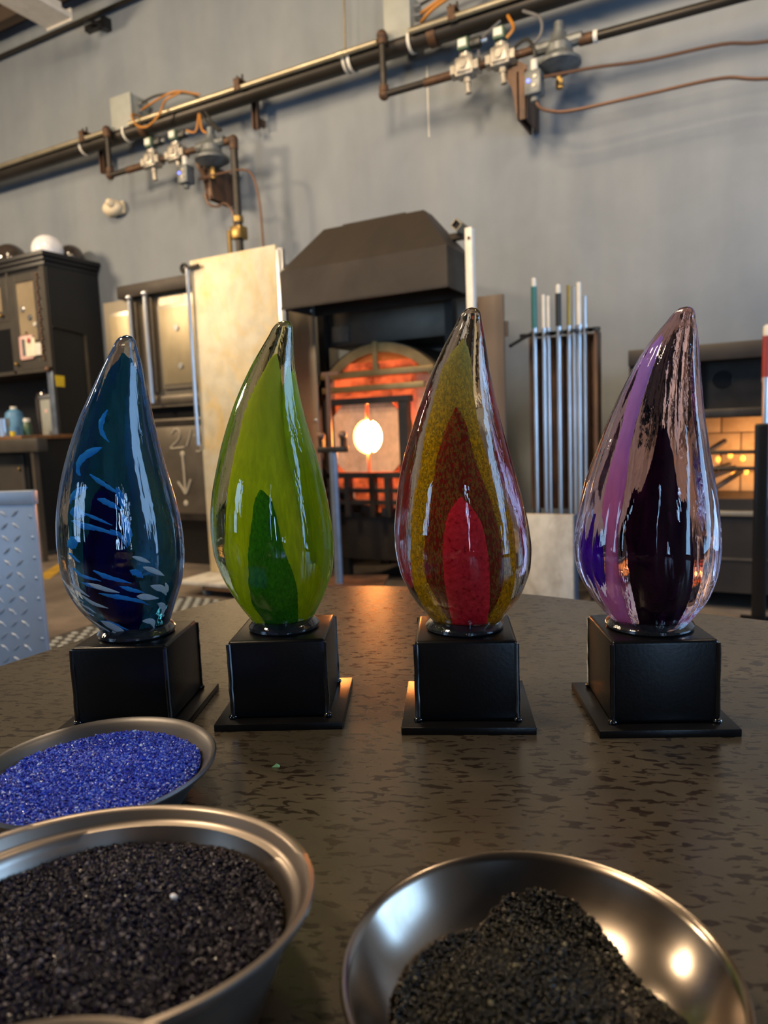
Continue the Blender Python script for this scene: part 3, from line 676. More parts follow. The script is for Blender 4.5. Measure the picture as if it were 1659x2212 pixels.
# plain sheet left of the furnace
t = thing('side_shield', 'plain stainless sheet between the dolly sheet and the furnace', 'panel', (-3.2, 4.76, 0))
M().box(-3.38, -3.035, 4.69, 4.71, 0.0, 2.175, 0.003).build('sheet', K['stainless'], t)
M().ball((-3.06, 4.685, 2.13), 0.016).ball((-3.06, 4.685, 1.3), 0.014).build('rivet', K['chrome'], t)

# ------------------------------------------------------------------ hood
t = thing('extraction_hood', 'big sooty dark steel hood over the glory hole', 'hood', (-2.4, 5.0, 2.09))
a = [(-3.05, 4.30), (-1.767, 4.30), (-1.767, 4.74), (-3.05, 4.74)]
b = [(-2.85, 4.60), (-2.05, 4.60), (-2.05, 4.74), (-2.85, 4.74)]
v = [(x, y, 2.09) for x, y in a] + [(x, y, 2.345) for x, y in a] + [(x, y, 2.675) for x, y in b]
M().hull(v, [(0, 1, 5, 4), (1, 2, 6, 5), (2, 3, 7, 6), (3, 0, 4, 7), (4, 5, 9, 8), (5, 6, 10, 9), (6, 7, 11, 10), (7, 4, 8, 11), (8, 9, 10, 11)]).build('canopy', K['soot_steel'], t, ang=20)
M().box(-3.055, -1.762, 4.295, 4.31, 2.085, 2.10).box(-1.772, -1.762, 4.3, 4.74, 2.085, 2.10).build('lip', K['dark_steel'], t)
M().box(-2.7, -2.2, 4.62, 4.73, 2.67, 2.69).build('top_plate', K['dark_steel'], t)
M().box(-2.75, -2.45, 4.74, 6.0, 2.42, 2.50).build('wall_bracket', K['dark_steel'], t)
M().box(-1.93, -1.79, 4.64, 4.70, 2.46, 2.50).build('tube_bracket', K['dark_steel'], t)
q = Matrix.Translation((-1.798, 4.63, 2.526)) @ Matrix.Rotation(R(45), 4, 'Y')
m = M()
for sx, sz, wx, wz in ((0.032, 0, 0.006, 0.07), (-0.032, 0, 0.006, 0.07), (0, 0.032, 0.07, 0.006), (0, -0.032, 0.07, 0.006)):
    m.box((sx - wx / 2) * .85, (sx + wx / 2) * .85, -0.08, 0.10, (sz - wz / 2) * .85, (sz + wz / 2) * .85, mat=q)
m.build('tube_stub', K['stainless'], t)
M().box(-0.024, 0.024, -0.06, 0.10, -0.024, 0.024, mat=q).build('tube_core', K['black_paint'], t)

# ------------------------------------------------------------------ glory hole
t = thing('glory_hole', 'glowing glory hole furnace with round drum, steel frame and hot doors', 'furnace', (-2.55, 5.2, 0))
cx, cz = -2.555, 1.20
rot_y = lambda x, y, z: Matrix.Translation((x, y, z)) @ Matrix.Rotation(R(90), 4, 'X')      # lathe axis along -y
M().lathe([(0.60, 0.02), (0.665, 0.02), (0.665, -0.85), (0, -0.85), (0, -0.80), (0.60, -0.80), (0.60, 0.02)], n=64, mat=rot_y(cx, 4.85, cz)).build('drum_shell', K['dark_steel'], t)
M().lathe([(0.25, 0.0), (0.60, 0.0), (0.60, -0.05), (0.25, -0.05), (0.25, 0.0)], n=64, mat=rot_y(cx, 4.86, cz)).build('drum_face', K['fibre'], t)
M().lathe([(0, 0.0), (0.25, 0.0), (0.25, -0.02), (0, -0.02)], n=40, mat=rot_y(cx - 0.06, 4.855, cz)).build('hot_interior', K['furnace_glow'], t)
M().box(-3.10, -2.05, 5.05, 5.75, 1.88, 2.2, 0.005).build('upper_casing', K['stain_dark'], t)  # lighter steel colour stands in for furnace glow, as on the front plate
M().box(-3.10, -1.86, 4.905, 4.96, 1.87, 2.30, 0.005).build('front_plate', K['stain_dark'], t)  # lighter colour replaces the furnace glow that does not reach this plate
M().box(-3.0, -2.85, 4.89, 4.905, 1.90, 2.02).build('gauge_plate', K['stain_dark'], t)
M().box(-3.08, -2.0, 4.90, 5.75, 0.18, 0.56, 0.005).build('base_casing', K['soot_steel'], t)
M().box(-3.10, -3.04, 4.84, 4.90, 0.1, 2.30).build('column', K['dark_steel'], t)
M().box(-2.02, -1.96, 4.84, 4.90, 0.1, 2.30).build('column', K['dark_steel'], t)
for x in (-3.0, -2.1):
    for y in (4.95, 5.65): M().box(x - 0.04, x + 0.04, y - 0.04, y + 0.04, 0, 0.18).build('leg', K['dark_steel'], t)
# arched band and the bricks under it
arc = [(cx + 0.03 + 0.60 * math.cos(a), cz + 0.05 + 0.60 * math.sin(a)) for a in np.linspace(R(40), R(140), 25)]
arc += [(cx + 0.03 + 0.53 * math.cos(a), cz + 0.05 + 0.53 * math.sin(a)) for a in np.linspace(R(140), R(40), 25)]
M().prism(arc, 4.76, 4.84, 'y').build('arch_band', K['arch'], t)
tym = [(cx + 0.03 + 0.528 * math.cos(a), cz + 0.05 + 0.528 * math.sin(a)) for a in np.linspace(R(47), R(133), 21)]
M().prism(tym, 4.81, 4.84, 'y').build('arch_lining', K['warm_brick'], t)
M().box(-2.565, -2.53, 4.74, 4.76, 1.66, 1.86).box(-2.57, -2.525, 4.745, 4.80, 1.62, 1.70).build('lift_strap', K['arch'], t)
for x in np.arange(-2.85, -2.25, 0.155):
    M().box(x, x + 0.15, 4.775, 4.84, 1.662, 1.715 if abs(x + 0.08 - cx) < 0.25 else 1.70, 0.004).build('hot_brick', K['hot_brick'], t)
M().box(-3.06, -2.08, 4.75, 4.80, 1.608, 1.655, 0.004).build('upper_bar', K['arch'], t)
for k, x in enumerate(np.arange(-2.93, -2.28, 0.165)):
    M().box(x, x + 0.160, 4.775, 4.84, 1.548, 1.604, 0.004).build('hot_brick', K['hot_brick'], t)
M().box(-3.03, -2.16, 4.75, 4.80, 1.50, 1.545, 0.004).build('middle_bar', K['arch'], t)
for k, x in enumerate(np.arange(-2.93, -2.28, 0.165)):
    M().box(x, x + 0.160, 4.775, 4.84, 1.448, 1.497, 0.004).build('hot_brick', K['hot_brick'], t)
m = M().box(-3.0, -2.27, 4.72, 4.80, 1.405, 1.452).box(-3.0, -2.945, 4.72, 4.80, 0.60, 1.41).box(-2.36, -2.29, 4.72, 4.80, 0.60, 1.41).box(-3.0, -2.27, 4.72, 4.80, 0.845, 0.885)
m.box(-3.06, -2.2, 4.71, 4.75, 0.735, 0.765).box(-3.06, -2.2, 4.71, 4.75, 0.645, 0.675)
for x in (-2.84, -2.62, -2.49): m.box(x, x + 0.045, 4.70, 4.76, 0.55, 0.85)
m.build('door_frame', K['dark_steel'], t)
for x0, x1, z0, z1 in ((-2.93, -2.85, 0.775, 0.84), (-2.78, -2.64, 0.775, 0.84), (-2.56, -2.50, 0.70, 0.84), (-2.43, -2.37, 0.775, 0.84), (-2.78, -2.64, 0.68, 0.73), (-2.42, -2.30, 0.68, 0.73), (-2.60, -2.50, 0.58, 0.64), (-2.40, -2.33, 0.58, 0.64)):
    M().box(x0, x1, 4.765, 4.83, z0, z1, 0.004).build('hot_brick', K['hot_brick'], t)
hx, hz, hr = -2.650, 1.158, 0.122
x0, x1, z0, z1, c = -2.945, -2.36, 0.89, 1.405, 0.085
ha = lambda a0, a1: [(hx + hr * math.cos(a), hz + hr * math.sin(a) * 1.05) for a in np.linspace(R(a0), R(a1), 18)]
left = [(hx - 0.014, z1)] + [(x0 + c, z1), (x0, z1 - c), (x0, z0 + c), (x0 + c, z0), (hx - 0.014, z0)] + [p for p in ha(264, 96)]
right = [(hx + 0.014, z0), (x1 - c, z0), (x1, z0 + c), (x1, z1 - c), (x1 - c, z1), (hx + 0.014, z1)] + [p for p in ha(84, -84)]
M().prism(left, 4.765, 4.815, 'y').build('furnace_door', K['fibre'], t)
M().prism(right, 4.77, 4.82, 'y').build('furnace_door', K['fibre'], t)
m = M()
for x, z, s in ((x0, z1, (1, -1)), (x0, z0, (1, 1)), (x1, z1, (-1, -1)), (x1, z0, (-1, 1))):
    m.prism([(x, z), (x + s[0] * c * 0.9, z), (x, z + s[1] * c * 0.9)], 4.80, 4.83, 'y')
m.build('hot_corner', K['hot_brick'], t)
M().box(hx - 0.016, hx + 0.016, 4.818, 4.824, hz + hr * 0.9, z1 + 0.03).box(hx - 0.016, hx + 0.016, 4.818, 4.824, z0 - 0.02, hz - hr * 0.9).build('door_gap', K['slot_glow'], t)
M().tube([(-2.60, 4.74, 0.88), (-2.585, 4.735, 0.80), (-2.565, 4.73, 0.73)], 0.014).build('door_latch', K['copper'], t)
for x in (-2.5, -2.22): M().cyl((x, 4.70, 0.62), (x, 4.70, 0.56), 0.02, n=8).build('burner_stub', K['dark_steel'], t)

# yoke stand
t = thing('yoke_stand', 'grey blue pipe yoke on a steel base plate in front of the furnace', 'stand', (-2.66, 4.4, 0))
M().prism([(-2.80, 4.16), (-2.33, 4.33), (-2.46, 4.66), (-2.92, 4.50)], 0.105, 0.12).build('base_plate', K['rust'], t)
M().cyl((-2.675, 4.3, 0.12), (-2.675, 4.3, 1.08), 0.030, n=16).build('pole', K['pole_blue'], t)
h = M().box(-2.79, -2.56, 4.27, 4.33, 1.06, 1.10, 0.005).box(-2.78, -2.75, 4.28, 4.32, 1.10, 1.19).box(-2.60, -2.57, 4.28, 4.32, 1.10, 1.19).build('yoke_head', K['dark_steel'], t)
for x in (-2.765, -2.585): M().ball((x, 4.29, 1.18), 0.030).build('roller_ball', K['copper'], h)  # copper colour stands in for orange furnace light on the rollers
M().cyl((-2.72, 4.34, 1.08), (-2.715, 4.34, 1.62), 0.016, n=10).box(-2.76, -2.62, 4.33, 4.35, 1.60, 1.625).build('riser', K['copper'], t)
for x, y in ((-2.74, 4.22), (-2.40, 4.36), (-2.52, 4.6), (-2.84, 4.48)): M().cyl((x - 0.02, y, 0.045), (x + 0.02, y, 0.045), 0.045, n=16).box(x - 0.025, x + 0.025, y - 0.02, y + 0.02, 0.07, 0.105).build('caster', K['rubber'], t)

# pale shield seen edge-on, brown board
t = thing('edge_shield', 'narrow white shield board seen edge on at the right side of the hood', 'panel', (-1.61, 4.45, 0))
M().box(-1.645, -1.598, 4.30, 4.36, 0.0, 2.425, 0.006).build('board', K['white_enamel'], t)
for z in (0.6, 2.36): M().cyl((-1.617, 4.295, z), (-1.617, 4.302, z), 0.010, n=8).build('screw', K['dark_steel'], t)
t = thing('brown_board', 'tall brown wooden board standing behind the white shield edge', 'board', (-1.6, 4.75, 0))
M().box(-1.72, -1.54, 4.70, 4.74, 0.0, 2.075, 0.004).build('board', K['wood_dark'], t)
M().box(-1.70, -1.525, 4.74, 4.77, 0.1, 0.2).box(-1.70, -1.525, 4.74, 4.77, 1.8, 1.9).build('batten', K['wood_dark'], t)

# ------------------------------------------------------------------ rod rack and blowpipes
t = thing('rod_rack', 'rusty steel rack with a forked top bar holding upright blowpipes', 'rack', (-1.2, 5.05, 0))
M().box(-1.445, -0.965, 5.02, 5.03, 0.60, 1.80, 0.003).box(-0.985, -0.965, 4.90, 5.03, 0.60, 1.80).box(-1.445, -1.425, 4.97, 5.03, 0.60, 1.80).build('back_sheet', K['rust'], t)
M().box(-1.46, -0.96, 4.96, 4.985, 1.805, 1.83).build('top_bar', K['black_paint'], t)
for x in (-1.46, -1.36, -1.275, -1.185, -1.10, -1.02, -0.97):
    M().hull([(x - 0.008, 4.83, 1.79), (x + 0.008, 4.83, 1.79), (x + 0.008, 4.97, 1.80), (x - 0.008, 4.97, 1.80), (x - 0.008, 4.83, 1.815), (x + 0.008, 4.83, 1.815), (x + 0.008, 4.97, 1.83), (x - 0.008, 4.97, 1.83)],
             [(0, 1, 5, 4), (1, 2, 6, 5), (2, 3, 7, 6), (3, 0, 4, 7), (4, 5, 6, 7), (0, 3, 2, 1)]).build('fork', K['black_paint'], t)
M().cyl((-1.50, 4.72, 1.73), (-1.40, 4.96, 1.84), 0.012, n=8).build('side_arm', K['black_paint'], t)
M().box(-1.45, -0.96, 4.86, 5.03, 0.50, 0.525).build('bottom_shelf', K['dark_steel'], t)
for x in (-1.43, -1.0): M().box(x, x + 0.04, 4.98, 5.02, 0, 0.60).box(x, x + 0.04, 4.8, 5.2, 0, 0.03).build('leg', K['dark_steel'], t)
def blowpipe(x, y, z0, z1, zs, r, mt, tip, label, pair=None):
    t = thing('blowpipe', label, 'blowpipe', (x, y, z0), group='blowpipes standing in the rack')
    M().cyl((x, y, z0), (x, y, zs), r * 0.9, r, n=14).build('shaft', K['chrome'], t)
    zt = z1 - (0.065 if tip else 0)
    M().cyl((x, y, zs), (x, y, zt), r * (1.15 if mt in ('teal', 'coil_black', 'red_sleeve') else 0.9), n=14).build('handle', K[mt], t)
    M().cyl((x, y, zs - 0.012), (x, y, zs + 0.012), r * 1.17, n=14).build('collar', K['chrome'], t)
    if tip: M().lathe([(r * 0.9, 0), (r * 1.05, 0.02), (r * 0.9, 0.055), (0, 0.065)], (x, y, zt), n=14).build('tip', K['label_white'], t)
    return t
blowpipe(-1.392, 4.93, 0.526, 2.20, 1.845, 0.017, 'teal', True, 'blowpipe with a teal sleeve and white tip, leftmost in the rack')
blowpipe(-1.328, 4.93, 0.526, 2.075, 1.84, 0.014, 'white_enamel', False, 'bare beige blowpipe, left of the touching pair beside the teal one')
blowpipe(-1.296, 4.935, 0.526, 2.065, 1.84, 0.013, 'white_enamel', False, 'bare beige blowpipe, right of the touching pair beside the teal one')
blowpipe(-1.226, 4.93, 0.526, 2.135, 1.84, 0.017, 'coil_black', True, 'blowpipe with a black sleeve and round white tip in the middle of the rack')
blowpipe(-1.157, 4.93, 0.526, 2.115, 1.84, 0.013, 'gold', False, 'blowpipe with a gold coloured top right of the black sleeved one')
blowpipe(-1.122, 4.935, 0.526, 2.105, 1.84, 0.014, 'chrome', False, 'steel blowpipe touching the gold topped one')
blowpipe(-1.089, 4.93, 0.526, 2.125, 1.84, 0.017, 'white_enamel', False, 'tall pale blowpipe second from the right in the rack')
blowpipe(-1.052, 4.94, 0.526, 2.035, 1.84, 0.013, 'chrome', False, 'shorter steel blowpipe, rightmost in the rack')
t = thing('low_board', 'low grimy pale board standing below the blowpipe rack', 'board', (-1.3, 4.8, 0))
M().box(-1.50, -1.088, 4.70, 4.755, 0.0, 0.595, 0.004).build('board', K['board_white'], t)
M().box(-1.088, -1.078, 4.70, 4.80, 0.0, 0.595).build('edge_strip', K['pole_blue'], t)  # added strip, grey-blue as painted daylight on the board's edge

# ------------------------------------------------------------------ pipe warmer on the right
t = thing('pipe_warmer', 'dark steel pipe warming oven with firebrick mouth and gas flames', 'oven', (0.1, 5.2, 0))
y0, y1 = 4.80, 5.75
M().box(-0.75, 1.2, y0 - 0.03, y1, 1.54, 1.64, 0.005).build('top_band', K['warmer_steel'], t)
M().box(-0.75, -0.36, y0, y1, 0.12, 1.54, 0.005).build('left_casing', K['warmer_steel'], t)
M().box(0.75, 1.2, y0, y1, 0.12, 1.54, 0.005).build('right_casing', K['warmer_steel'], t)
M().box(-0.36, 0.75, y0 + 0.16, y1, 1.25, 1.54).build('recess_back', K['dark_steel'], t)
M().box(-0.36, 0.75, y0 - 0.01, y0 + 0.22, 1.195, 1.25, 0.004).build('mouth_lintel', K['dark_steel'], t)
M().lathe([(0.0, 0.004), (0.052, 0.004), (0.056, 0.0), (0.056, -0.01), (0, -0.01)], n=24, mat=rot_y(-0.215, y0 + 0.16, 1.43)).build('flue_port', K['black_paint'], t)
M().box(-0.36, 0.75, y0, y1, 0.12, 0.60).build('lower_cabinet', K['warmer_steel'], t)
M().box(-0.36, 0.75, y0 - 0.03, y0 + 0.05, 0.60, 0.63, 0.003).build('shelf_edge', K['stainless'], t)
M().box(-0.33, 0.7, y0 - 0.012, y0, 0.325, 0.34).build('door_seam', K['stain_dark'], t)
M().box(-0.36, 0.75, y0 + 0.02, y1, 0.63, 0.70).build('hearth', K['warmer_steel'], t)
M().box(-0.36, 0.75, 5.45, y1, 0.70, 1.25).build('firebox_back', K['warmer_steel'], t)
random.seed(3)
for r_, z in enumerate((0.70, 0.832, 0.964, 1.096)):
    for k in range(5):
        x = -0.36 + k * 0.245 - (0.12 if r_ % 2 else 0)
        a, b_ = max(-0.36, x), min(0.75, x + 0.238)
        if b_ - a > 0.03: M().box(a, b_, 5.36 - random.uniform(0, 0.006), 5.45, z, z + 0.126, 0.003).build('firebrick', K['brick'], t)
for z in (0.70, 0.832, 0.964): M().box(-0.02, 0.06, 4.86, 5.0, z, z + 0.126, 0.003).build('firebrick', K['brick'], t)
M().tube([(-0.36, 4.84, 0.985), (0.1, 4.84, 0.985), (0.75, 4.84, 0.985)], 0.012).tube([(-0.36, 4.84, 0.885), (0.1, 4.84, 0.885), (0.75, 4.84, 0.885)], 0.012).build('rest_bar', K['dark_steel'], t)
for xa, xb, za, zb in ((-0.38, -0.20, 0.93, 1.05), (-0.38, -0.17, 0.84, 0.90), (-0.36, -0.14, 0.80, 0.88), (-0.34, -0.10, 0.70, 0.86)):
    M().cyl((xa, 4.78, za), (xb, 5.0, zb), 0.017, n=10).build('burner_pipe', K['rust_fit'], t)
random.seed(5)
for x, z in ((-0.24, 0.93), (-0.17, 0.955), (-0.10, 0.935), (-0.28, 0.86), (-0.15, 0.83), (-0.08, 0.85)):
    M().ball((x, 5.05, z), 0.017, (0.9, 0.7, 1.2), 12, 8).build('flame', K['flame'], t)
gl = bpy.data.lights.new('burner_glow', 'POINT'); gl.energy = 7; gl.color = (1.0, 0.55, 0.22); gl.shadow_soft_size = 0.05
go = bpy.data.objects.new('burner_glow', gl); COL.objects.link(go); go.location = (0.05, 5.05, 0.93)
for x in (-0.6, 1.0):
    for y in (4.9, 5.6): M().cyl((x - 0.02, y, 0.06), (x + 0.02, y, 0.06), 0.06, n=16).build('caster', K['rubber'], t)
t = thing('pipe_post', 'black square post standing before the pipe warmer at the right edge', 'post', (0.0, 4.6, 0))
M().box(-0.032, 0.045, 4.56, 4.64, 0.012, 1.155, 0.012, 3).build('post', K['black_paint'], t)
M().box(-0.09, 0.10, 4.50, 4.70, 0, 0.012).build('foot_plate', K['cab_black'], t)
b_ = blowpipe(0.020, 4.60, 1.156, 1.705, 1.40, 0.020, 'red_sleeve', True, 'blowpipe with a red sleeve standing on the black post')

# ------------------------------------------------------------------ tread plate screen, floor mat
t = thing('tread_plate_screen', 'upright aluminium tread plate screen at the left edge', 'screen', (-2.6, 1.5, 0), 21)
W_ = 0.9
M().box(-W_, 0.36, 0.0, 0.02, 0.03, 1.03, 0.003).build('sheet', K['diamond'], t, local=True)
M().box(-W_, 0.362, -0.006, 0.03, 0.99, 1.04, 0.004).build('top_rail', K['diamond'], t, local=True)
m = M(); random.seed(2)
for r_ in range(21):
    for k in range(28):
        x = -W_ + 0.03 + k * 0.0445; z = 0.07 + r_ * 0.0445
        if x > 0.33: continue
        a = R(40) if (r_ + k) % 2 else R(-40)
        q = Matrix.Translation((x, -0.0005, z)) @ Matrix.Rotation(a, 4, 'Y') @ Matrix.Diagonal((0.0205, 0.0035, 0.0058, 1))
        m.hull([q @ Vector(p) for p in ((-1, 0, 0), (0, 0, -1), (1, 0, 0), (0, 0, 1), (-0.5, -1, 0), (0.5, -1, 0))], [(0, 1, 4), (1, 5, 4), (1, 2, 5), (2, 3, 5), (3, 4, 5), (3, 0, 4)])
stuff(m.build('raised_tread', K['diamond'], t, local=True, ang=20))
m = M()
for k in range(13): m.ball((0.345, -0.002, 0.06 + k * 0.074), 0.006, (1, 0.5, 1), 8, 6)
stuff(m.build('edge_rivet', K['chrome'], t, local=True))
for x in (-0.7, 0.3): M().box(x - 0.03, x + 0.03, -0.12, 0.14, 0, 0.03, 0.004).build('foot', K['diamond'], t, local=True)
t = thing('floor_mat', 'grey rubber floor mat with raised diamonds behind the table', 'mat', (-2.6, 2.2, 0))
M().box(-3.87, -1.6, 0.4, 3.95, 0.0, 0.012, 0.004).build('sheet', K['rubber'], t)
m = M()
for i in range(8):
    for k in range(60):
        x = -3.80 + i * 0.085 + (0.04 if k % 2 else 0); y = 0.5 + k * 0.058
        m.hull([(x - 0.035, y, 0.012), (x, y - 0.022, 0.012), (x + 0.035, y, 0.012), (x, y + 0.022, 0.012), (x, y, 0.020)], [(0, 1, 4), (1, 2, 4), (2, 3, 4), (3, 0, 4)])
stuff(m.build('raised_diamond', K['box_grey'], t, ang=10))

# measured outlines (height, axis offset, half width) in metres
PROF = {
 'blue': [(0.0032,-0.0001,0.0332),(0.0318,-0.007,0.0502),(0.0573,-0.0084,0.0611),(0.0816,-0.0087,0.0649),(0.105,-0.0089,0.065),(0.1279,-0.0093,0.0631),(0.1504,-0.0097,0.059),(0.1724,-0.0095,0.0541),(0.1942,-0.0083,0.0485),(0.2157,-0.0061,0.0426),(0.2369,-0.003,0.0367),(0.258,0.0013,0.0298),(0.2788,0.0059,0.0232),(0.2995,0.0104,0.0162),(0.32,0.0139,0.0)],
 'green': [(0.0033,-0.0011,0.029),(0.0327,-0.0027,0.0473),(0.0588,-0.0038,0.0593),(0.0837,-0.006,0.0644),(0.1078,-0.007,0.0647),(0.1313,-0.0078,0.0626),(0.1543,-0.0079,0.0589),(0.177,-0.0074,0.0539),(0.1993,-0.0071,0.0482),(0.2214,-0.0061,0.0414),(0.2432,-0.0039,0.0351),(0.2648,-0.0003,0.0283),(0.2862,0.0045,0.0214),(0.3074,0.012,0.0149),(0.3285,0.0183,0.0)],
 'red': [(0.0033,0.0035,0.032),(0.0328,0.0033,0.0561),(0.0591,0.0022,0.0673),(0.084,0.0007,0.0705),(0.1082,-0.0009,0.0693),(0.1318,-0.0018,0.0655),(0.1549,-0.0029,0.0604),(0.1776,-0.0032,0.0548),(0.2,-0.0026,0.0485),(0.2222,-0.0013,0.0421),(0.2441,0.0006,0.0357),(0.2657,0.0032,0.0299),(0.2872,0.0072,0.0231),(0.3085,0.0121,0.0155),(0.3297,0.0164,0.0)],
 'purple': [(0.0032,0.0014,0.0351),(0.0317,0.0001,0.0573),(0.0571,-0.002,0.0677),(0.0812,-0.0032,0.0711),(0.1046,-0.0027,0.0693),(0.1274,-0.0015,0.0654),(0.1497,-0.0008,0.0608),(0.1717,0.0014,0.0551),(0.1933,0.0038,0.0496),(0.2147,0.0066,0.0438),(0.2359,0.0105,0.0381),(0.2569,0.0148,0.032),(0.2776,0.0202,0.0257),(0.2982,0.0276,0.0171),(0.3187,0.0355,0.0)],
}
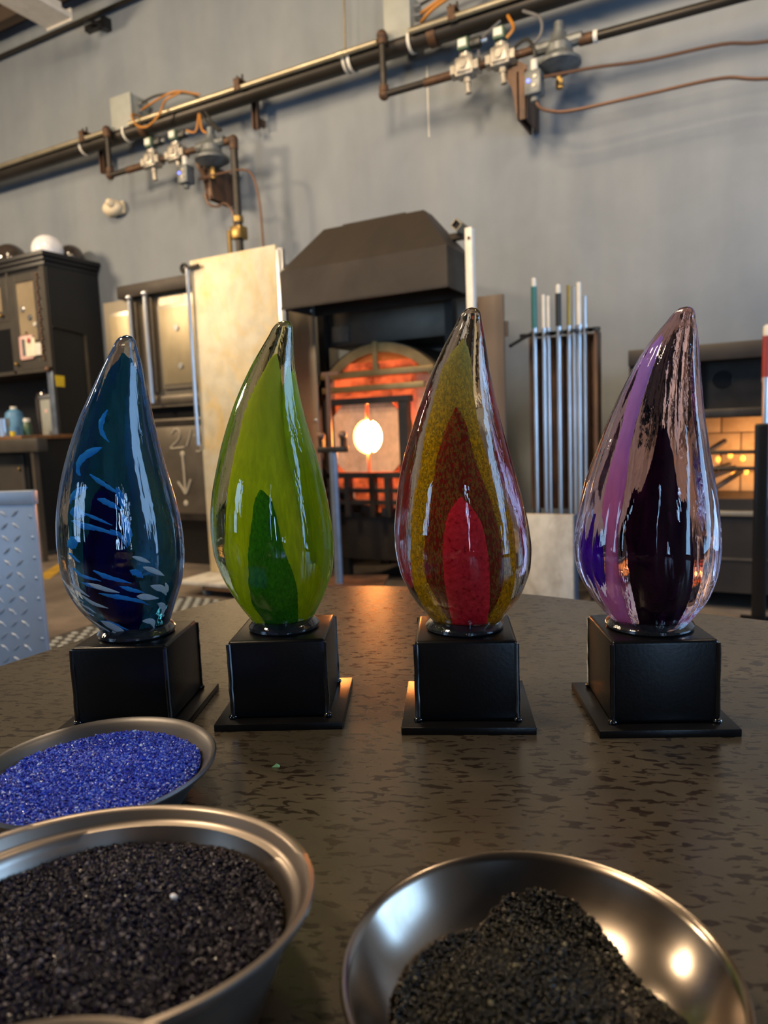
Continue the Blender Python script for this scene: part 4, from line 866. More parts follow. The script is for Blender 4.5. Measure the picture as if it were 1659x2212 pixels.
PET = {
'red_core':[[0.0128,0.0027,0.016],[0.025,0.0021,0.0173],[0.037,0.0013,0.0186],[0.0487,0.0005,0.0196],[0.0601,-0.0004,0.0204],[0.0713,-0.0012,0.0206],[0.082,-0.0017,0.0204],[0.0924,-0.0022,0.0199],[0.1024,-0.0026,0.0184],[0.1118,-0.0029,0.017],[0.1207,-0.0036,0.0144],[0.1289,-0.0042,0.0104],[0.1361,-0.0043,0.0044],[0.1413,-0.0043,0.0]],
'red_mid':[[0.0213,0.0012,0.017],[0.041,0.0008,0.0263],[0.0603,-0.0017,0.0328],[0.0791,-0.0023,0.0339],[0.0974,-0.0031,0.0322],[0.1153,-0.0033,0.0296],[0.1326,-0.0037,0.0255],[0.1493,-0.0046,0.0218],[0.1653,-0.0064,0.0177],[0.1805,-0.0066,0.0147],[0.1948,-0.0062,0.0117],[0.2079,-0.0051,0.0084],[0.2195,-0.0038,0.0049],[0.2278,-0.0032,0.0]],
'red_outer':[[0.0139,0.0029,0.0243],[0.0407,0.0014,0.0358],[0.067,0.0002,0.039],[0.0927,-0.0004,0.0386],[0.1178,-0.0021,0.0355],[0.1422,-0.0038,0.0314],[0.1659,-0.005,0.0269],[0.1887,-0.0058,0.0222],[0.2105,-0.0052,0.0179],[0.2313,-0.0032,0.0148],[0.2509,-0.001,0.0122],[0.2688,0.0012,0.0101],[0.2846,0.0049,0.0058],[0.296,0.0076,0.0]],
'green_outer':[[0.009,-0.0011,0.0189],[0.036,-0.003,0.0328],[0.0624,-0.0046,0.038],[0.0882,-0.0078,0.0382],[0.1134,-0.0096,0.036],[0.1379,-0.0106,0.0327],[0.1616,-0.0106,0.0283],[0.1845,-0.01,0.0237],[0.2065,-0.0086,0.0194],[0.2274,-0.006,0.0159],[0.247,-0.0029,0.0126],[0.265,0.0006,0.0093],[0.2808,0.0039,0.0054],[0.2923,0.0071,0.0]],
'green_back':[[0.012,0.0117,0.0055],[0.0375,0.02,0.0066],[0.0624,0.0243,0.0079],[0.0868,0.0258,0.0088],[0.1106,0.0253,0.0086],[0.1338,0.0232,0.0085],[0.1562,0.0207,0.0084],[0.1779,0.0183,0.0085],[0.1986,0.0156,0.0075],[0.2184,0.0138,0.006],[0.2369,0.0133,0.0049],[0.2539,0.0133,0.0038],[0.2689,0.0143,0.0027],[0.2797,0.0144,0.0]],
'green_core':[[0.0086,0.0003,0.0142],[0.0223,-0.0017,0.0173],[0.0358,-0.0044,0.0212],[0.049,-0.0045,0.0218],[0.0619,-0.0051,0.0215],[0.0744,-0.0062,0.0196],[0.0865,-0.0077,0.0174],[0.0982,-0.0085,0.0151],[0.1094,-0.0087,0.0132],[0.1201,-0.009,0.0115],[0.1301,-0.0093,0.0097],[0.1393,-0.0097,0.008],[0.1474,-0.0092,0.0057],[0.1533,-0.0101,0.0]],
'blue_outer':[[0.0095,-0.0014,0.0188],[0.0371,-0.007,0.0326],[0.0641,-0.0065,0.0372],[0.0905,-0.0067,0.0386],[0.1162,-0.0069,0.0375],[0.1412,-0.0072,0.0351],[0.1655,-0.0078,0.032],[0.1889,-0.0069,0.029],[0.2113,-0.0042,0.0247],[0.2326,-0.0017,0.0207],[0.2527,0.0013,0.0167],[0.2711,0.0048,0.0128],[0.2872,0.0088,0.0085],[0.299,0.0095,0.0]],
'blue_core':[[0.0081,-0.0056,0.0105],[0.0231,-0.0051,0.0143],[0.0379,-0.0061,0.0173],[0.0523,-0.01,0.0212],[0.0664,-0.0114,0.0212],[0.0801,-0.0128,0.0201],[0.0934,-0.0134,0.0179],[0.1062,-0.0134,0.0163],[0.1184,-0.0134,0.0146],[0.1301,-0.0132,0.013],[0.1411,-0.0131,0.0116],[0.1511,-0.013,0.0104],[0.16,-0.0119,0.0065],[0.1664,-0.0117,0.0]],
'purple_core':[[0.008,0.0024,0.0151],[0.0264,0.0023,0.019],[0.0445,0.002,0.0244],[0.0621,0.0009,0.0273],[0.0793,-0.0001,0.028],[0.096,-0.0004,0.0266],[0.1122,-0.0013,0.0237],[0.1278,-0.0007,0.0198],[0.1428,0.0009,0.0151],[0.1571,0.0026,0.01],[0.1705,0.0035,0.0063],[0.1828,0.004,0.0038],[0.1936,0.0045,0.0016],[0.2014,0.0048,0.0]],
'purple_pink':[[0.0136,-0.0216,0.0063],[0.0401,-0.0302,0.0083],[0.0659,-0.0335,0.0068],[0.0912,-0.0337,0.0065],[0.1159,-0.0325,0.007],[0.1399,-0.0298,0.0071],[0.1631,-0.027,0.0064],[0.1855,-0.0237,0.0053],[0.2071,-0.0183,0.0053],[0.2275,-0.0125,0.0052],[0.2467,-0.006,0.0058],[0.2644,-0.0001,0.0062],[0.2799,0.0077,0.0038],[0.2911,0.0129,0.0]],
'purple_patch':[[0.0425,-0.0403,0.0006],[0.0537,-0.044,0.0044],[0.0647,-0.0459,0.0065],[0.0754,-0.0468,0.0068],[0.0859,-0.0472,0.0059],[0.0961,-0.0464,0.0044],[0.106,-0.0452,0.0028],[0.1155,-0.0429,0.0014]],
'blue_swirl':[[0.0021,[[-0.0028,0.2413],[-0.0076,0.232],[-0.0092,0.2225],[-0.0058,0.2144],[-0.0007,0.2086]]],[0.0032,[[-0.0084,0.2033],[-0.0175,0.1996],[-0.0268,0.1944],[-0.0322,0.1882],[-0.0337,0.1802],[-0.0317,0.1752]]],[0.0019,[[-0.0203,0.1764],[-0.0119,0.1696],[-0.0012,0.1627],[0.0095,0.1541]]],[0.0029,[[-0.023,0.1636],[-0.0339,0.1591],[-0.0401,0.1529],[-0.0431,0.1465]]],[0.0024,[[-0.0134,0.1518],[-0.0024,0.1473],[0.0099,0.1386]]],[0.0048,[[-0.0422,0.1383],[-0.0341,0.138],[-0.0253,0.136]]],[0.0013,[[-0.0276,0.1377],[-0.015,0.1323],[0.0006,0.1251]]],[0.0021,[[-0.0412,0.1301],[-0.0302,0.1255],[-0.0176,0.1209]]],[0.0016,[[-0.0396,0.1308],[-0.0206,0.1243],[0.0016,0.1168],[0.0157,0.1097]]],[0.0048,[[-0.0481,0.104],[-0.0415,0.1087],[-0.0337,0.1133]]],[0.0013,[[-0.0473,0.0974],[-0.0413,0.0922],[-0.035,0.0886]]],[0.0016,[[-0.0454,0.0824],[-0.0361,0.0762],[-0.0153,0.0695]]],[0.0018,[[-0.0226,0.0806],[-0.0052,0.0724],[0.0139,0.065]]],[0.0014,[[-0.0367,0.0687],[-0.0255,0.0649],[-0.0129,0.0594]]],[0.0016,[[0.0022,0.063],[0.0134,0.0583],[0.0229,0.0538]]],[0.0018,[[-0.0196,0.0572],[-0.0003,0.0522],[0.0157,0.0465],[0.0243,0.0394]]],[0.0029,[[0.0097,0.1362],[0.0147,0.118],[0.0152,0.1031]]],[0.0024,[[0.0053,0.1624],[0.0092,0.1509],[0.0107,0.1394]]],[0.0024,[[0.0141,0.0783],[0.0196,0.0748],[0.0233,0.0696]]],[0.0021,[[-0.0255,0.0263],[-0.0126,0.0215],[0.0016,0.0133]]],[0.0016,[[-0.0013,0.1211],[0.0079,0.1133],[0.0135,0.1015]]]],
'blue_white':[[0.0011,[[-0.0635,0.0715],[-0.0523,0.0593],[-0.0377,0.047]]],[0.0018,[[-0.0491,0.0675],[-0.0391,0.0605],[-0.0281,0.0541]]],[0.0019,[[-0.0387,0.0554],[-0.0254,0.0465],[-0.0111,0.0405]]],[0.0021,[[-0.0261,0.0679],[-0.0126,0.0627],[0.0034,0.0571]]],[0.0011,[[-0.0524,0.0484],[-0.0394,0.037],[-0.03,0.0307]]],[0.0011,[[-0.042,0.0455],[-0.0326,0.0392],[-0.0256,0.0347]]],[0.0014,[[-0.0409,0.0294],[-0.0293,0.0197],[-0.0146,0.0081]]],[0.0035,[[-0.0231,0.0253],[-0.0113,0.0173],[0.0042,0.0047]]],[0.0019,[[0.0193,0.093],[0.0272,0.0886],[0.0334,0.0845]]],[0.0023,[[0.0274,0.0811],[0.036,0.0749],[0.042,0.068]]],[0.0029,[[0.0316,0.0601],[0.0393,0.0539],[0.0445,0.0462]]],[0.0021,[[0.0422,0.0597],[0.0441,0.0521],[0.0455,0.0486]]],[0.0029,[[0.0186,0.0514],[0.0266,0.0486],[0.0346,0.0449]]],[0.0029,[[0.0333,0.0391],[0.0377,0.0321],[0.0396,0.0236]]],[0.0027,[[0.018,0.022],[0.0252,0.0191],[0.0254,0.0107]]]],
}

# ------------------------------------------------------------------ table
t = thing('work_table', 'big dark patinated steel table with rounded corners', 'table', (-0.2, 0.6, 0))
edge = [(-0.918, 0.30), (-0.920, 0.60), (-0.916, 0.78), (-0.898, 0.92), (-0.862, 1.03), (-0.800, 1.118), (-0.715, 1.175), (-0.616, 1.205), (-0.48, 1.219), (-0.356, 1.218), (-0.271, 1.206), (-0.19, 1.192), (0.014, 1.164), (0.25, 1.10), (0.45, 0.98),
        (0.60, 0.80), (0.66, 0.55), (0.64, 0.30), (0.55, 0.08), (0.40, -0.03), (0.1, -0.06), (-0.4, -0.06), (-0.7, -0.03), (-0.85, 0.08), (-0.91, 0.2)]
P = [(p.x, p.y) for p in catmull([(x, y, 0) for x, y in edge + edge[:1]], 5)][:-1]
m = M().prism(P, 0.885, 0.90)
m.build('tabletop', K['table'], t, bev=0.003)
Pi = [(-0.15 + (x + 0.15) * 0.9, 0.58 + (y - 0.58) * 0.9) for x, y in P]
M().prism(Pi, 0.83, 0.885).build('apron', K['dark_steel'], t)
for x, y in ((-0.70, 0.25), (-0.68, 0.95), (0.35, 0.25), (0.33, 0.9)): M().box(x - 0.035, x + 0.035, y - 0.035, y + 0.035, 0, 0.83, 0.004).build('leg', K['dark_steel'], t)

# ------------------------------------------------------------------ glass flames
ZTOP = 0.0075 + 0.0827          # top of the base block above the table
def pl_interp(rows, z, j): return float(np.interp(z, [r[0] for r in rows], [r[j] for r in rows]))
def smooth_prof(rows):
    z = np.array([r[0] for r in rows]); top = z[-1]
    rr = [r[2] for r in rows[:-1]]; zz = list(z[:-1])
    tip_r = 0.0105
    zz += [top - 0.010]; rr += [tip_r]
    zs = np.linspace(zz[0], top, 160)
    rad = np.interp(zs, zz, rr, right=tip_r); cen = np.interp(zs, z, [r[1] for r in rows])
    ker = np.hanning(15); ker /= ker.sum()
    pad = lambda a: np.convolve(np.concatenate([2 * a[0] - a[7:0:-1], a, 2 * a[-1] - a[-2:-9:-1]]), ker, 'valid')
    rad, cen = pad(rad), pad(cen)
    cap = np.clip((zs - (top - 0.011)) / 0.011, 0, 1)
    rad = rad * np.sqrt(np.clip(1 - cap ** 2, 0, 1))
    return zs, cen, rad

def flame_mesh(key, rot, lobes, amp, ph, flat=0.92, scale=1.0):
    zs, cen, rad = smooth_prof(PROF[key]); n = 144
    bm = M(); rings = []
    ca, sa = math.cos(rot), math.sin(rot)
    for z, c, r in zip(zs[:-1], cen[:-1], rad[:-1]):
        ring = []; h = z / zs[-1]
        for k in range(n):
            a = 2 * math.pi * k / n
            f = 1 + amp * math.sin(lobes * a + ph + 2.2 * h) * min(1, 1.6 * h + 0.2) + amp * 0.5 * math.sin((2 * lobes + 3) * a + 1.7 * ph - 3 * h + 0.8 * math.sin(9 * h)) + amp * 0.22 * math.sin((4 * lobes + 1) * a + 2.9 * ph + 2 * h + 1.2 * math.sin(13 * h + 2 * a)) * min(1, 2 * h + 0.3)
            x, y = c + r * f * scale * math.cos(a), r * f * scale * flat * math.sin(a)
            ring.append(bm.bm.verts.new((x * ca - y * sa, x * sa + y * ca, ZTOP + z)))
        rings.append(ring)
    for a, b in zip(rings, rings[1:]):
        for k in range(n): bm.bm.faces.new((a[k], a[(k + 1) % n], b[(k + 1) % n], b[k]))
    bm.bm.faces.new(rings[0][::-1])
    x, y = cen[-1], 0
    tip = bm.bm.verts.new((x * ca, x * sa, ZTOP + zs[-1]))
    for k in range(n): bm.bm.faces.new((rings[-1][k], rings[-1][(k + 1) % n], tip))
    return bm, (zs, cen, rad)

def petal_mesh(rows, prof, rot, dep, hd, n=32, nz=44, zoff=0.0):
    """pointed body of coloured glass: dep = depth of its axis in glass radii (+ away from the viewer)"""
    zs = np.linspace(rows[0][0], rows[-1][0], nz); bm = M(); rings = []
    ca, sa = math.cos(rot), math.sin(rot)
    w_all = np.interp(zs, [r[0] for r in rows], [r[2] for r in rows]); c_all = np.interp(zs, [r[0] for r in rows], [r[1] for r in rows])
    ker = np.array([1, 2, 3, 2, 1]) / 9.0
    c_all[2:-2] = np.convolve(c_all, ker, 'valid'); w_all[2:-2] = np.convolve(w_all, ker, 'valid')
    for z, w, c in zip(zs, w_all, c_all):
        R_ = float(np.interp(z, prof[0], prof[2])); w = max(w, 0.0006); ring = []
        for k in range(n):
            a = 2 * math.pi * k / n
            x, y = c + w * math.cos(a), dep * R_ + w * hd * math.sin(a)
            ring.append(bm.bm.verts.new((x * ca - y * sa, x * sa + y * ca, ZTOP + z + zoff)))
        rings.append(ring)
    for a, b in zip(rings, rings[1:]):
        for k in range(n): bm.bm.faces.new((a[k], a[(k + 1) % n], b[(k + 1) % n], b[k]))
    bm.bm.faces.new(rings[0][::-1]); bm.bm.faces.new(rings[-1])
    return bm

def ribbon(prof, rot, hw, pts, depth, flat=0.92, thick=0.0012, rag=0.1):
    """thin lens shaped streak of colour lying under the surface"""
    bm = M(); ca, sa = math.cos(rot), math.sin(rot)
    P3 = []
    for x, z in pts:
        R_ = float(np.interp(z, prof[0], prof[2])); c = float(np.interp(z, prof[0], prof[1]))
        s = (x - c) / (1 + 0.30 * (1 - depth)); s = max(-0.92 * R_ * depth, min(0.92 * R_ * depth, s))
        y = -flat * math.sqrt(max(1e-8, (depth * R_) ** 2 - s * s))
        P3.append(Vector(((c + s) * ca - y * sa, (c + s) * sa + y * ca, ZTOP + z)))
    P = catmull(P3, 12); N = len(P); rings = []
    for i, p in enumerate(P):
        d = (P[min(i + 1, N - 1)] - P[max(i - 1, 0)]).normalized()
        out = Vector((p.x, p.y, 0)).normalized(); side = d.cross(out).normalized(); out = side.cross(d).normalized()
        u = i / (N - 1); wv = hw * (math.sin(math.pi * (0.03 + 0.94 * u ** 0.8)) ** 0.9) * (1 + rag * math.sin(17 * u + 900 * hw) + 0.8 * rag * math.sin(37 * u + 3))
        rings.append([bm.bm.verts.new(p + side * wv * math.cos(a) + out * thick * math.sin(a)) for a in np.linspace(0, 2 * math.pi, 9)[:-1]])
    for a, b in zip(rings, rings[1:]):
        for k in range(8): bm.bm.faces.new((a[k], a[(k + 1) % 8], b[(k + 1) % 8], b[k]))
    bm.bm.faces.new(rings[0][::-1]); bm.bm.faces.new(rings[-1])
    return bm

def flame(key, cx, cy, th, label, glass, lobes, amp, ph, foot_r):
    t = thing('glass_flame', label, 'sculpture', (cx, cy, 0.90), 28 + th)
    A, B_ = 0.1016 / 2, 0.132 / 2
    M().box(-B_, B_, -B_, B_, 0.0, 0.0075, 0.0007, 2).build('base_plate', K['black_paint'], t, local=True)
    blk = M().box(-A, A, -A, A, 0.0075, ZTOP, 0.0042, 4).build('base_block', K['black_paint'], t, local=True)
    random.seed(hash(key) % 100 if False else len(key))
    for sx in (-1, 1):
        for sy in (-1, 1):
            M().ball((sx * (A - 0.001), sy * (A - 0.001), 0.0095), 0.0036, (1.25, 1.1, 0.8), 10, 8).build('weld_bead', K['black_bead'], blk, local=True)
    for sx in (-1, 1):
        for sy in (-1, 1):
            pts = [(sx * (A - 0.0012) + random.uniform(-1, 1) * 0.0003, sy * (A - 0.0012) + random.uniform(-1, 1) * 0.0003, z) for z in np.linspace(0.010, ZTOP - 0.003, 9)]
            M().tube(pts, 0.0026, 10, 4).build('weld_seam', K['black_bead'], blk, local=True)
    rot = R(-th)
    f = M().lathe([(foot_r * 0.70, 0.0125), (foot_r * 0.80, 0.0115), (foot_r * 0.92, 0.0085), (foot_r * 1.0, 0.0045), (foot_r * 1.0, 0.002), (foot_r * 0.95, 0.0002), (0, 0.0002)], (0, 0, ZTOP), n=48,
                  fn=lambda q: Vector((q.x, q.y, q.z + 0.0009 * math.sin(3 * math.atan2(q.y, q.x) + ph) * (q.z > 0.003))))
    f.lathe([(0, 0.0125), (foot_r * 0.70, 0.0125)], (0, 0, ZTOP), n=48)
    f.build('glass_foot', K['foot_glass'], t, local=True)
    bm, prof = flame_mesh(key, rot, lobes, amp, ph)
    body = bm.build('glass_body', glass, t, local=True, ang=80)
    return t, body, prof, rot

G_clear = glass_mat('clear glass', (0.97, 0.98, 0.97))
G_green = glass_mat('faint green glass', (0.88, 0.98, 0.76))
G_blue = glass_mat('faint blue glass', (0.86, 0.93, 0.98))
G_pink = glass_mat('faint pink glass', (0.97, 0.74, 0.87))

# blue
t, body, prof, rot = flame('blue', -0.602, 0.544, -3.77, 'clear and deep blue glass flame with swirling light blue streaks on a black base', G_blue, 7, 0.010, 0.4, 0.041)
L_teal = layer_mat('teal glass layer', [(0.35, (0.004, 0.032, 0.08)), (0.48, (0.008, 0.095, 0.135)), (0.62, (0.010, 0.030, 0.16))], (1, 1, 0.15), 60, 4, 0.45, (0.25, 0.6, 0.8))
L_cobalt = layer_mat('cobalt core glass', [(0.3, (0.006, 0.004, 0.10)), (0.7, (0.003, 0.002, 0.03))], (1, 1, 0.3), 60, 3)
L_sky = layer_mat('light blue glass', [(0.3, (0.03, 0.36, 0.98)), (0.7, (0.06, 0.52, 1.0))], (1, 1, 1), 120, 3)
L_ice = layer_mat('ice white glass', [(0.3, (0.92, 0.97, 1.0)), (0.7, (0.70, 0.88, 1.0))], (1, 1, 1), 120, 3)
petal_mesh(PET['blue_outer'], prof, rot, 0.10, 0.85).build('teal_layer', L_teal, body, local=True, ang=80)
petal_mesh(PET['blue_core'], prof, rot, -0.30, 0.7).build('cobalt_core', L_cobalt, body, local=True, ang=80)
for hw, pts in PET['blue_swirl']: ribbon(prof, rot, hw * 1.3, pts, 0.76).build('blue_streak', L_sky, body, local=True, ang=80)
for hw, pts in PET['blue_white']: ribbon(prof, rot, hw * 1.2, pts, 0.90, rag=0.03).build('white_streak', L_ice, body, local=True, ang=80)

# green
t, body, prof, rot = flame('green', -0.459, 0.620, -2.5, 'lime green glass flame with a dark green heart on a black base', G_green, 5, 0.012, 2.0, 0.0385)
L_lime = layer_mat('lime glass layer', [(0.35, (0.80, 0.88, 0.014)), (0.65, (0.60, 0.70, 0.014))], (1, 1, 0.12), 260, 4, 0.0, zfade=(ZTOP + 0.13, ZTOP + 0.30, (0.50, 0.52, 0.09)))
L_lime2 = layer_mat('lime glass back layer', [(0.35, (0.50, 0.68, 0.02)), (0.65, (0.34, 0.54, 0.02))], (1, 1, 0.12), 160, 4, 0.15, (0.8, 1, 0.3))
L_green = layer_mat('dark green core glass', [(0.35, (0.075, 0.34, 0.014)), (0.65, (0.04, 0.20, 0.010))], (1, 1, 0.5), 420, 3)
petal_mesh(PET['green_back'], prof, rot, 0.10, 3.2).build('lime_back_petal', L_lime2, body, local=True, ang=80)
petal_mesh(PET['green_outer'], prof, rot, -0.10, 0.75).build('lime_petal', L_lime, body, local=True, ang=80)
petal_mesh(PET['green_core'], prof, rot, -0.48, 0.62).build('green_core', L_green, body, local=True, ang=80)

# red and yellow
t, body, prof, rot = flame('red', -0.274, 0.686, -5.16, 'clear glass flame with speckled yellow and red layers on a black base', G_clear, 4, 0.010, 1.0, 0.041)
L_yel = layer_mat('speckled yellow layer', [(0.38, (0.85, 0.52, 0.010)), (0.5, (0.55, 0.32, 0.012)), (0.57, (0.18, 0.13, 0.02)), (0.64, (0.95, 0.64, 0.03))], (1, 1, 0.35), 480, 4, 0.14, (0.8, 0.6, 0.3), zfade=(ZTOP + 0.19, ZTOP + 0.34, (0.42, 0.46, 0.20)))
L_mid = layer_mat('speckled dark red layer', [(0.36, (0.38, 0.016, 0.014)), (0.48, (0.20, 0.04, 0.018)), (0.56, (0.30, 0.17, 0.03)), (0.64, (0.50, 0.014, 0.016))], (1, 1, 0.3), 480, 4, 0.0)
L_red = layer_mat('bright red core glass', [(0.35, (0.98, 0.05, 0.075)), (0.6, (0.80, 0.03, 0.045)), (0.7, (0.40, 0.010, 0.018))], (1, 0.4, 1), 220, 4)
petal_mesh(PET['red_outer'], prof, rot, 0.0, 0.85).build('yellow_petal', L_yel, body, local=True, ang=80)
petal_mesh(PET['red_mid'], prof, rot, -0.36, 0.62).build('dark_red_petal', L_mid, body, local=True, ang=80)
petal_mesh(PET['red_core'], prof, rot, -0.60, 0.60).build('red_core', L_red, body, local=True, ang=80)

# purple
t, body, prof, rot = flame('purple', -0.098, 0.753, -3.55, 'pink and purple glass flame with a dark aubergine heart on a black base', G_pink, 7, 0.024, 0.9, 0.043)
L_aub = layer_mat('aubergine core glass', [(0.35, (0.030, 0.006, 0.026)), (0.6, (0.012, 0.003, 0.013)), (0.75, (0.07, 0.012, 0.07))], (1, 1, 0.2), 70, 4)
L_pink = layer_mat('lilac pink layer', [(0.35, (0.80, 0.36, 0.62)), (0.65, (0.62, 0.26, 0.50))], (1, 1, 0.15), 60, 4, 0.35, (0.9, 0.6, 0.85), zfade=(ZTOP + 0.12, ZTOP + 0.27, (0.66, 0.55, 0.90)))
L_violet = layer_mat('violet layer', [(0.3, (0.12, 0.01, 0.60)), (0.7, (0.04, 0.006, 0.20))], (1, 1, 0.4), 80, 4, 0.2, (0.5, 0.3, 0.9))
petal_mesh(PET['purple_pink'], prof, rot, -0.10, 1.6).build('pink_petal', L_pink, body, local=True, ang=80)
petal_mesh(PET['purple_patch'], prof, rot, 0.05, 1.5).build('violet_patch', L_violet, body, local=True, ang=80)
petal_mesh(PET['purple_core'], prof, rot, -0.28, 0.7).build('aubergine_core', L_aub, body, local=True, ang=80)

# ------------------------------------------------------------------ bowls and crushed glass
def bowl(label, cx, cy, prof, mt, tilt=(0, 0), ztop=0.04):
    t = thing('metal_bowl', label, 'bowl', (cx, cy, 0.90))
    def fn(q):
        k = max(0.0, q.z / ztop) ** 1.5
        return Vector((q.x, q.y, q.z + k * (tilt[0] * q.x + tilt[1] * q.y)))
    M().lathe(prof, n=96, fn=fn).build('bowl_body', K[mt], t, local=True, ang=50)
    return t
# (outer wall up, rolled rim, inner wall down)
bowl('dull grey steel pan of blue crushed glass before the blue flame', -0.481, 0.381,
     [(0, 0.0), (0.066, 0.0), (0.070, 0.002), (0.089, 0.029), (0.0935, 0.0315), (0.0962, 0.033), (0.0968, 0.035), (0.0955, 0.0368), (0.0935, 0.0362), (0.0905, 0.0335), (0.0875, 0.0295), (0.069, 0.0035), (0, 0.0025)], 'bowl_dark', ztop=0.035)
TL = (0.03, -0.12)
bowl('large steel pan with stepped rim holding black crushed glass at the lower left', -0.300, 0.229,
     [(0, 0.0), (0.078, 0.0), (0.084, 0.004), (0.102, 0.052), (0.1085, 0.060), (0.1115, 0.064), (0.1135, 0.0665), (0.1130, 0.0690), (0.1105, 0.0695), (0.1075, 0.0665), (0.1060, 0.0600), (0.1035, 0.0575), (0.1010, 0.0560), (0.0995, 0.0500), (0.083, 0.0060), (0.078, 0.0030), (0, 0.0025)], 'bowl_steel', TL, 0.068)
bowl('shiny wide steel bowl of black crushed glass at the bottom of the picture', -0.091, 0.309,
     [(0, 0.0), (0.050, 0.0), (0.062, 0.004), (0.084, 0.025), (0.0915, 0.0365), (0.0935, 0.0385), (0.0946, 0.0400), (0.0938, 0.0415), (0.0918, 0.0410), (0.0895, 0.0375), (0.082, 0.0255), (0.061, 0.0062), (0.048, 0.0025), (0, 0.0022)], 'bowl_bright', ztop=0.04)
bowl('steel pan whose rim only just shows at the bottom left corner', -0.165, 0.069,
     [(0, 0.0), (0.060, 0.0), (0.066, 0.004), (0.083, 0.094), (0.088, 0.098), (0.0895, 0.100), (0.088, 0.102), (0.085, 0.100), (0.081, 0.094), (0.064, 0.006), (0, 0.003)], 'bowl_steel', ztop=0.1)

def frit_mat(name, stops, rough, spec=0.5, trans=0.0):
    m, nt, b = new_mat(name)
    g = nt.nodes.new('ShaderNodeNewGeometry')
    c = ramp(nt, g.outputs['Random Per Island'], stops, 'LINEAR')
    nt.links.new(c, b.inputs['Base Color'])
    b.inputs['Roughness'].default_value = rough
    b.inputs['Specular IOR Level'].default_value = spec
    b.inputs['Transmission Weight'].default_value = trans
    return m

def frit(name, label, cx, cy, outline, hfun, n, size, mt, seed):
    """a heap of tiny broken glass chips: one mesh of small irregular octahedra over a low mound"""
    rng = np.random.default_rng(seed)
    ang = np.linspace(0, 2 * np.pi, len(outline), endpoint=False)
    rad = lambda a: np.interp(a % (2 * np.pi), np.append(ang, 2 * np.pi), np.append(outline, outline[0]))
    a = rng.uniform(0, 2 * np.pi, n); q = np.sqrt(rng.uniform(0, 1, n)) * 0.985
    r = q * rad(a); x, y = r * np.cos(a), r * np.sin(a)
    z = hfun(x, y, q) + rng.uniform(-0.0006, 0.0008, n)
    base = np.array([[1, 0, 0], [-1, 0, 0], [0, 1, 0], [0, -1, 0], [0, 0, 1], [0, 0, -1]], float)
    V = base[None] * (size * rng.uniform(0.55, 1.35, (n, 1, 1))) * rng.uniform(0.5, 1.2, (n, 1, 3))
    V += rng.normal(0, size * 0.16, (n, 6, 3))
    Q = rng.normal(size=(n, 4)); Q /= np.linalg.norm(Q, axis=1, keepdims=True)
    w, i, j, k = Q.T
    Rm = np.stack([1 - 2 * (j * j + k * k), 2 * (i * j - k * w), 2 * (i * k + j * w), 2 * (i * j + k * w), 1 - 2 * (i * i + k * k), 2 * (j * k - i * w), 2 * (i * k - j * w), 2 * (j * k + i * w), 1 - 2 * (i * i + j * j)], 1).reshape(n, 3, 3)
    V = np.einsum('nab,nvb->nva', Rm, V) + np.stack([x, y, z], 1)[:, None]
    F = np.array([[0, 2, 4], [2, 1, 4], [1, 3, 4], [3, 0, 4], [2, 0, 5], [1, 2, 5], [3, 1, 5], [0, 3, 5]])
    F = (F[None] + (np.arange(n) * 6)[:, None, None]).reshape(-1, 3)
    V = V.reshape(-1, 3)
    # the mound itself under the chips
    NR, NA = 14, 64; mv, mf = [], []
    for p in range(NR + 1):
        for s in range(NA):
            aa = 2 * np.pi * s / NA; rr = p / NR * rad(aa) * 0.99
            mv.append((rr * np.cos(aa), rr * np.sin(aa), float(hfun(np.array([rr * np.cos(aa)]), np.array([rr * np.sin(aa)]), np.array([p / NR]))[0]) - 0.0006))
    o0 = len(V)
    for p in range(NR):
        for s in range(NA):
            A, B_, C_, D = p * NA + s, p * NA + (s + 1) % NA, (p + 1) * NA + (s + 1) % NA, (p + 1) * NA + s
            mf += [(A + o0, D + o0, C_ + o0), (A + o0, C_ + o0, B_ + o0)]
    V = np.vstack([V, np.array(mv)]); F = np.vstack([F, np.array(mf)])
    me = bpy.data.meshes.new(name)
    me.vertices.add(len(V)); me.vertices.foreach_set('co', V.ravel())
    me.loops.add(len(F) * 3); me.loops.foreach_set('vertex_index', F.ravel().astype(np.int32))
    me.polygons.add(len(F)); me.polygons.foreach_set('loop_start', np.arange(0, len(F) * 3, 3, dtype=np.int32))
    me.update(calc_edges=True); me.validate()
    me.materials.append(mt)
    o = bpy.data.objects.new(name, me); COL.objects.link(o); o.location = (cx, cy, 0.90)
    return tag(o, label, 'crushed glass', kind='stuff')

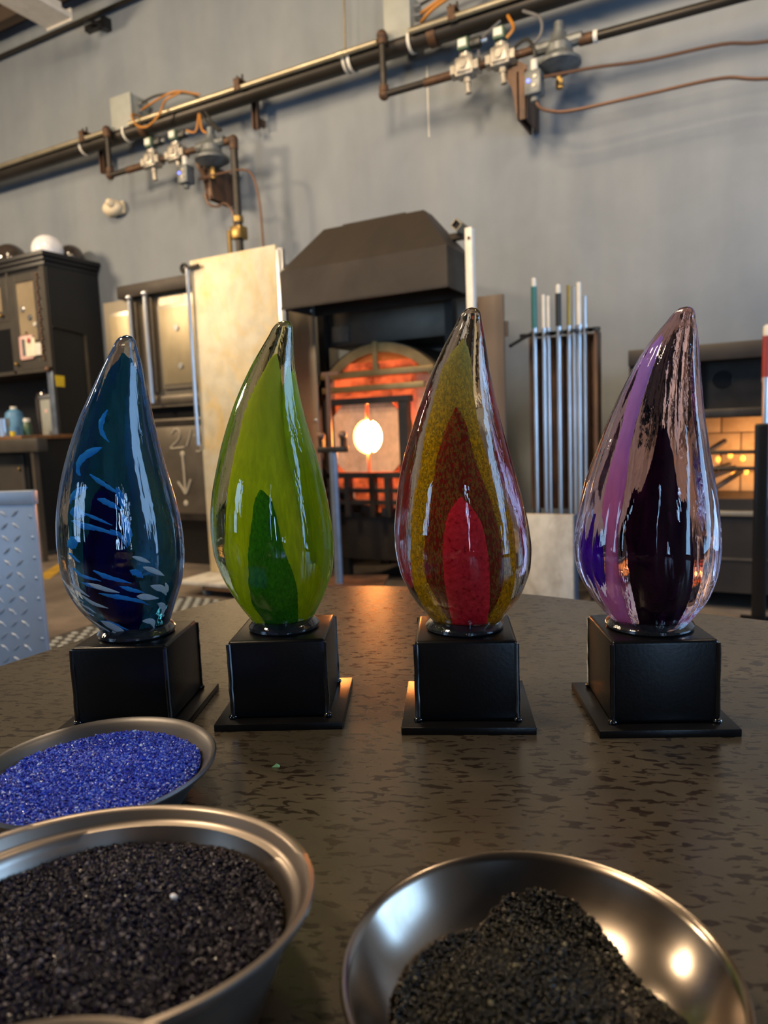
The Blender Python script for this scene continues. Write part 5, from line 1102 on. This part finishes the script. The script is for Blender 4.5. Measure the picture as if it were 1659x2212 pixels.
F_blue = frit_mat('blue crushed glass', [(0.0, (0.003, 0.010, 0.20)), (0.4, (0.006, 0.030, 0.46)), (0.8, (0.02, 0.075, 0.60)), (0.95, (0.08, 0.17, 0.62)), (1.0, (0.40, 0.52, 0.80))], 0.13, 0.45)
F_dark = frit_mat('midnight crushed glass', [(0.0, (0.003, 0.003, 0.008)), (0.7, (0.006, 0.005, 0.014)), (0.93, (0.014, 0.011, 0.034)), (1.0, (0.16, 0.15, 0.17))], 0.08, 0.28)
F_black = frit_mat('black crushed glass', [(0.0, (0.004, 0.004, 0.004)), (0.8, (0.007, 0.007, 0.006)), (0.97, (0.03, 0.03, 0.022)), (1.0, (0.16, 0.15, 0.10))], 0.08, 0.28)
frit('crushed_glass', 'bright blue crushed glass filling the grey pan', -0.481, 0.381, [0.084] * 24,
     lambda x, y, q: 0.0265 + 0.004 * (1 - q * q) + 0.0012 * np.sin(60 * x + 1) * np.cos(50 * y), 12500, 0.0015, F_blue, 1)
frit('crushed_glass', 'blackish blue crushed glass filling the large stepped pan', -0.300, 0.229, [0.0965] * 24,
     lambda x, y, q: 0.0445 + 0.004 * (1 - q * q) + 0.52 * (TL[0] * x + TL[1] * y) + 0.001 * np.sin(45 * x) * np.cos(55 * y + 1), 14000, 0.0015, F_dark, 2)
out3 = [0.079, 0.072, 0.066, 0.062, 0.064, 0.071, 0.080, 0.083, 0.078, 0.066, 0.068, 0.069, 0.070, 0.070, 0.070, 0.072, 0.075, 0.077, 0.078, 0.079, 0.080, 0.081, 0.081, 0.081]
frit('crushed_glass', 'black crushed glass heaped in the shiny bowl', -0.091, 0.309, out3,
     lambda x, y, q: 0.0085 + 0.022 * np.clip((np.hypot(x, y) - 0.055) / 0.03, 0, 1) ** 1.2 * 0.9 + 0.016 * (1 - q ** 2), 12000, 0.0015, F_black, 3)
t = thing('glass_grain', 'single white grain lying on the blackish crushed glass', 'grain', (-0.285, 0.268, 0.9445))
M().ball((-0.285, 0.268, 0.9465), 0.0021, (1.2, 0.8, 0.9), 7, 5).build('grain', K['white'], t, ang=10)
t = thing('glass_chip', 'tiny pale green glass chip on the bare table', 'chip', (-0.385, 0.494, 0.90))
M().hull([(-0.388, 0.492, 0.9002), (-0.381, 0.495, 0.9002), (-0.383, 0.4985, 0.9002), (-0.384, 0.495, 0.9035)], [(0, 2, 1), (0, 1, 3), (1, 2, 3), (2, 0, 3)]).build('chip', K['green_chip'] if 'green_chip' in K else pmat('pale green chip', srgb('#8fc48a'), 0.2), t, ang=10)
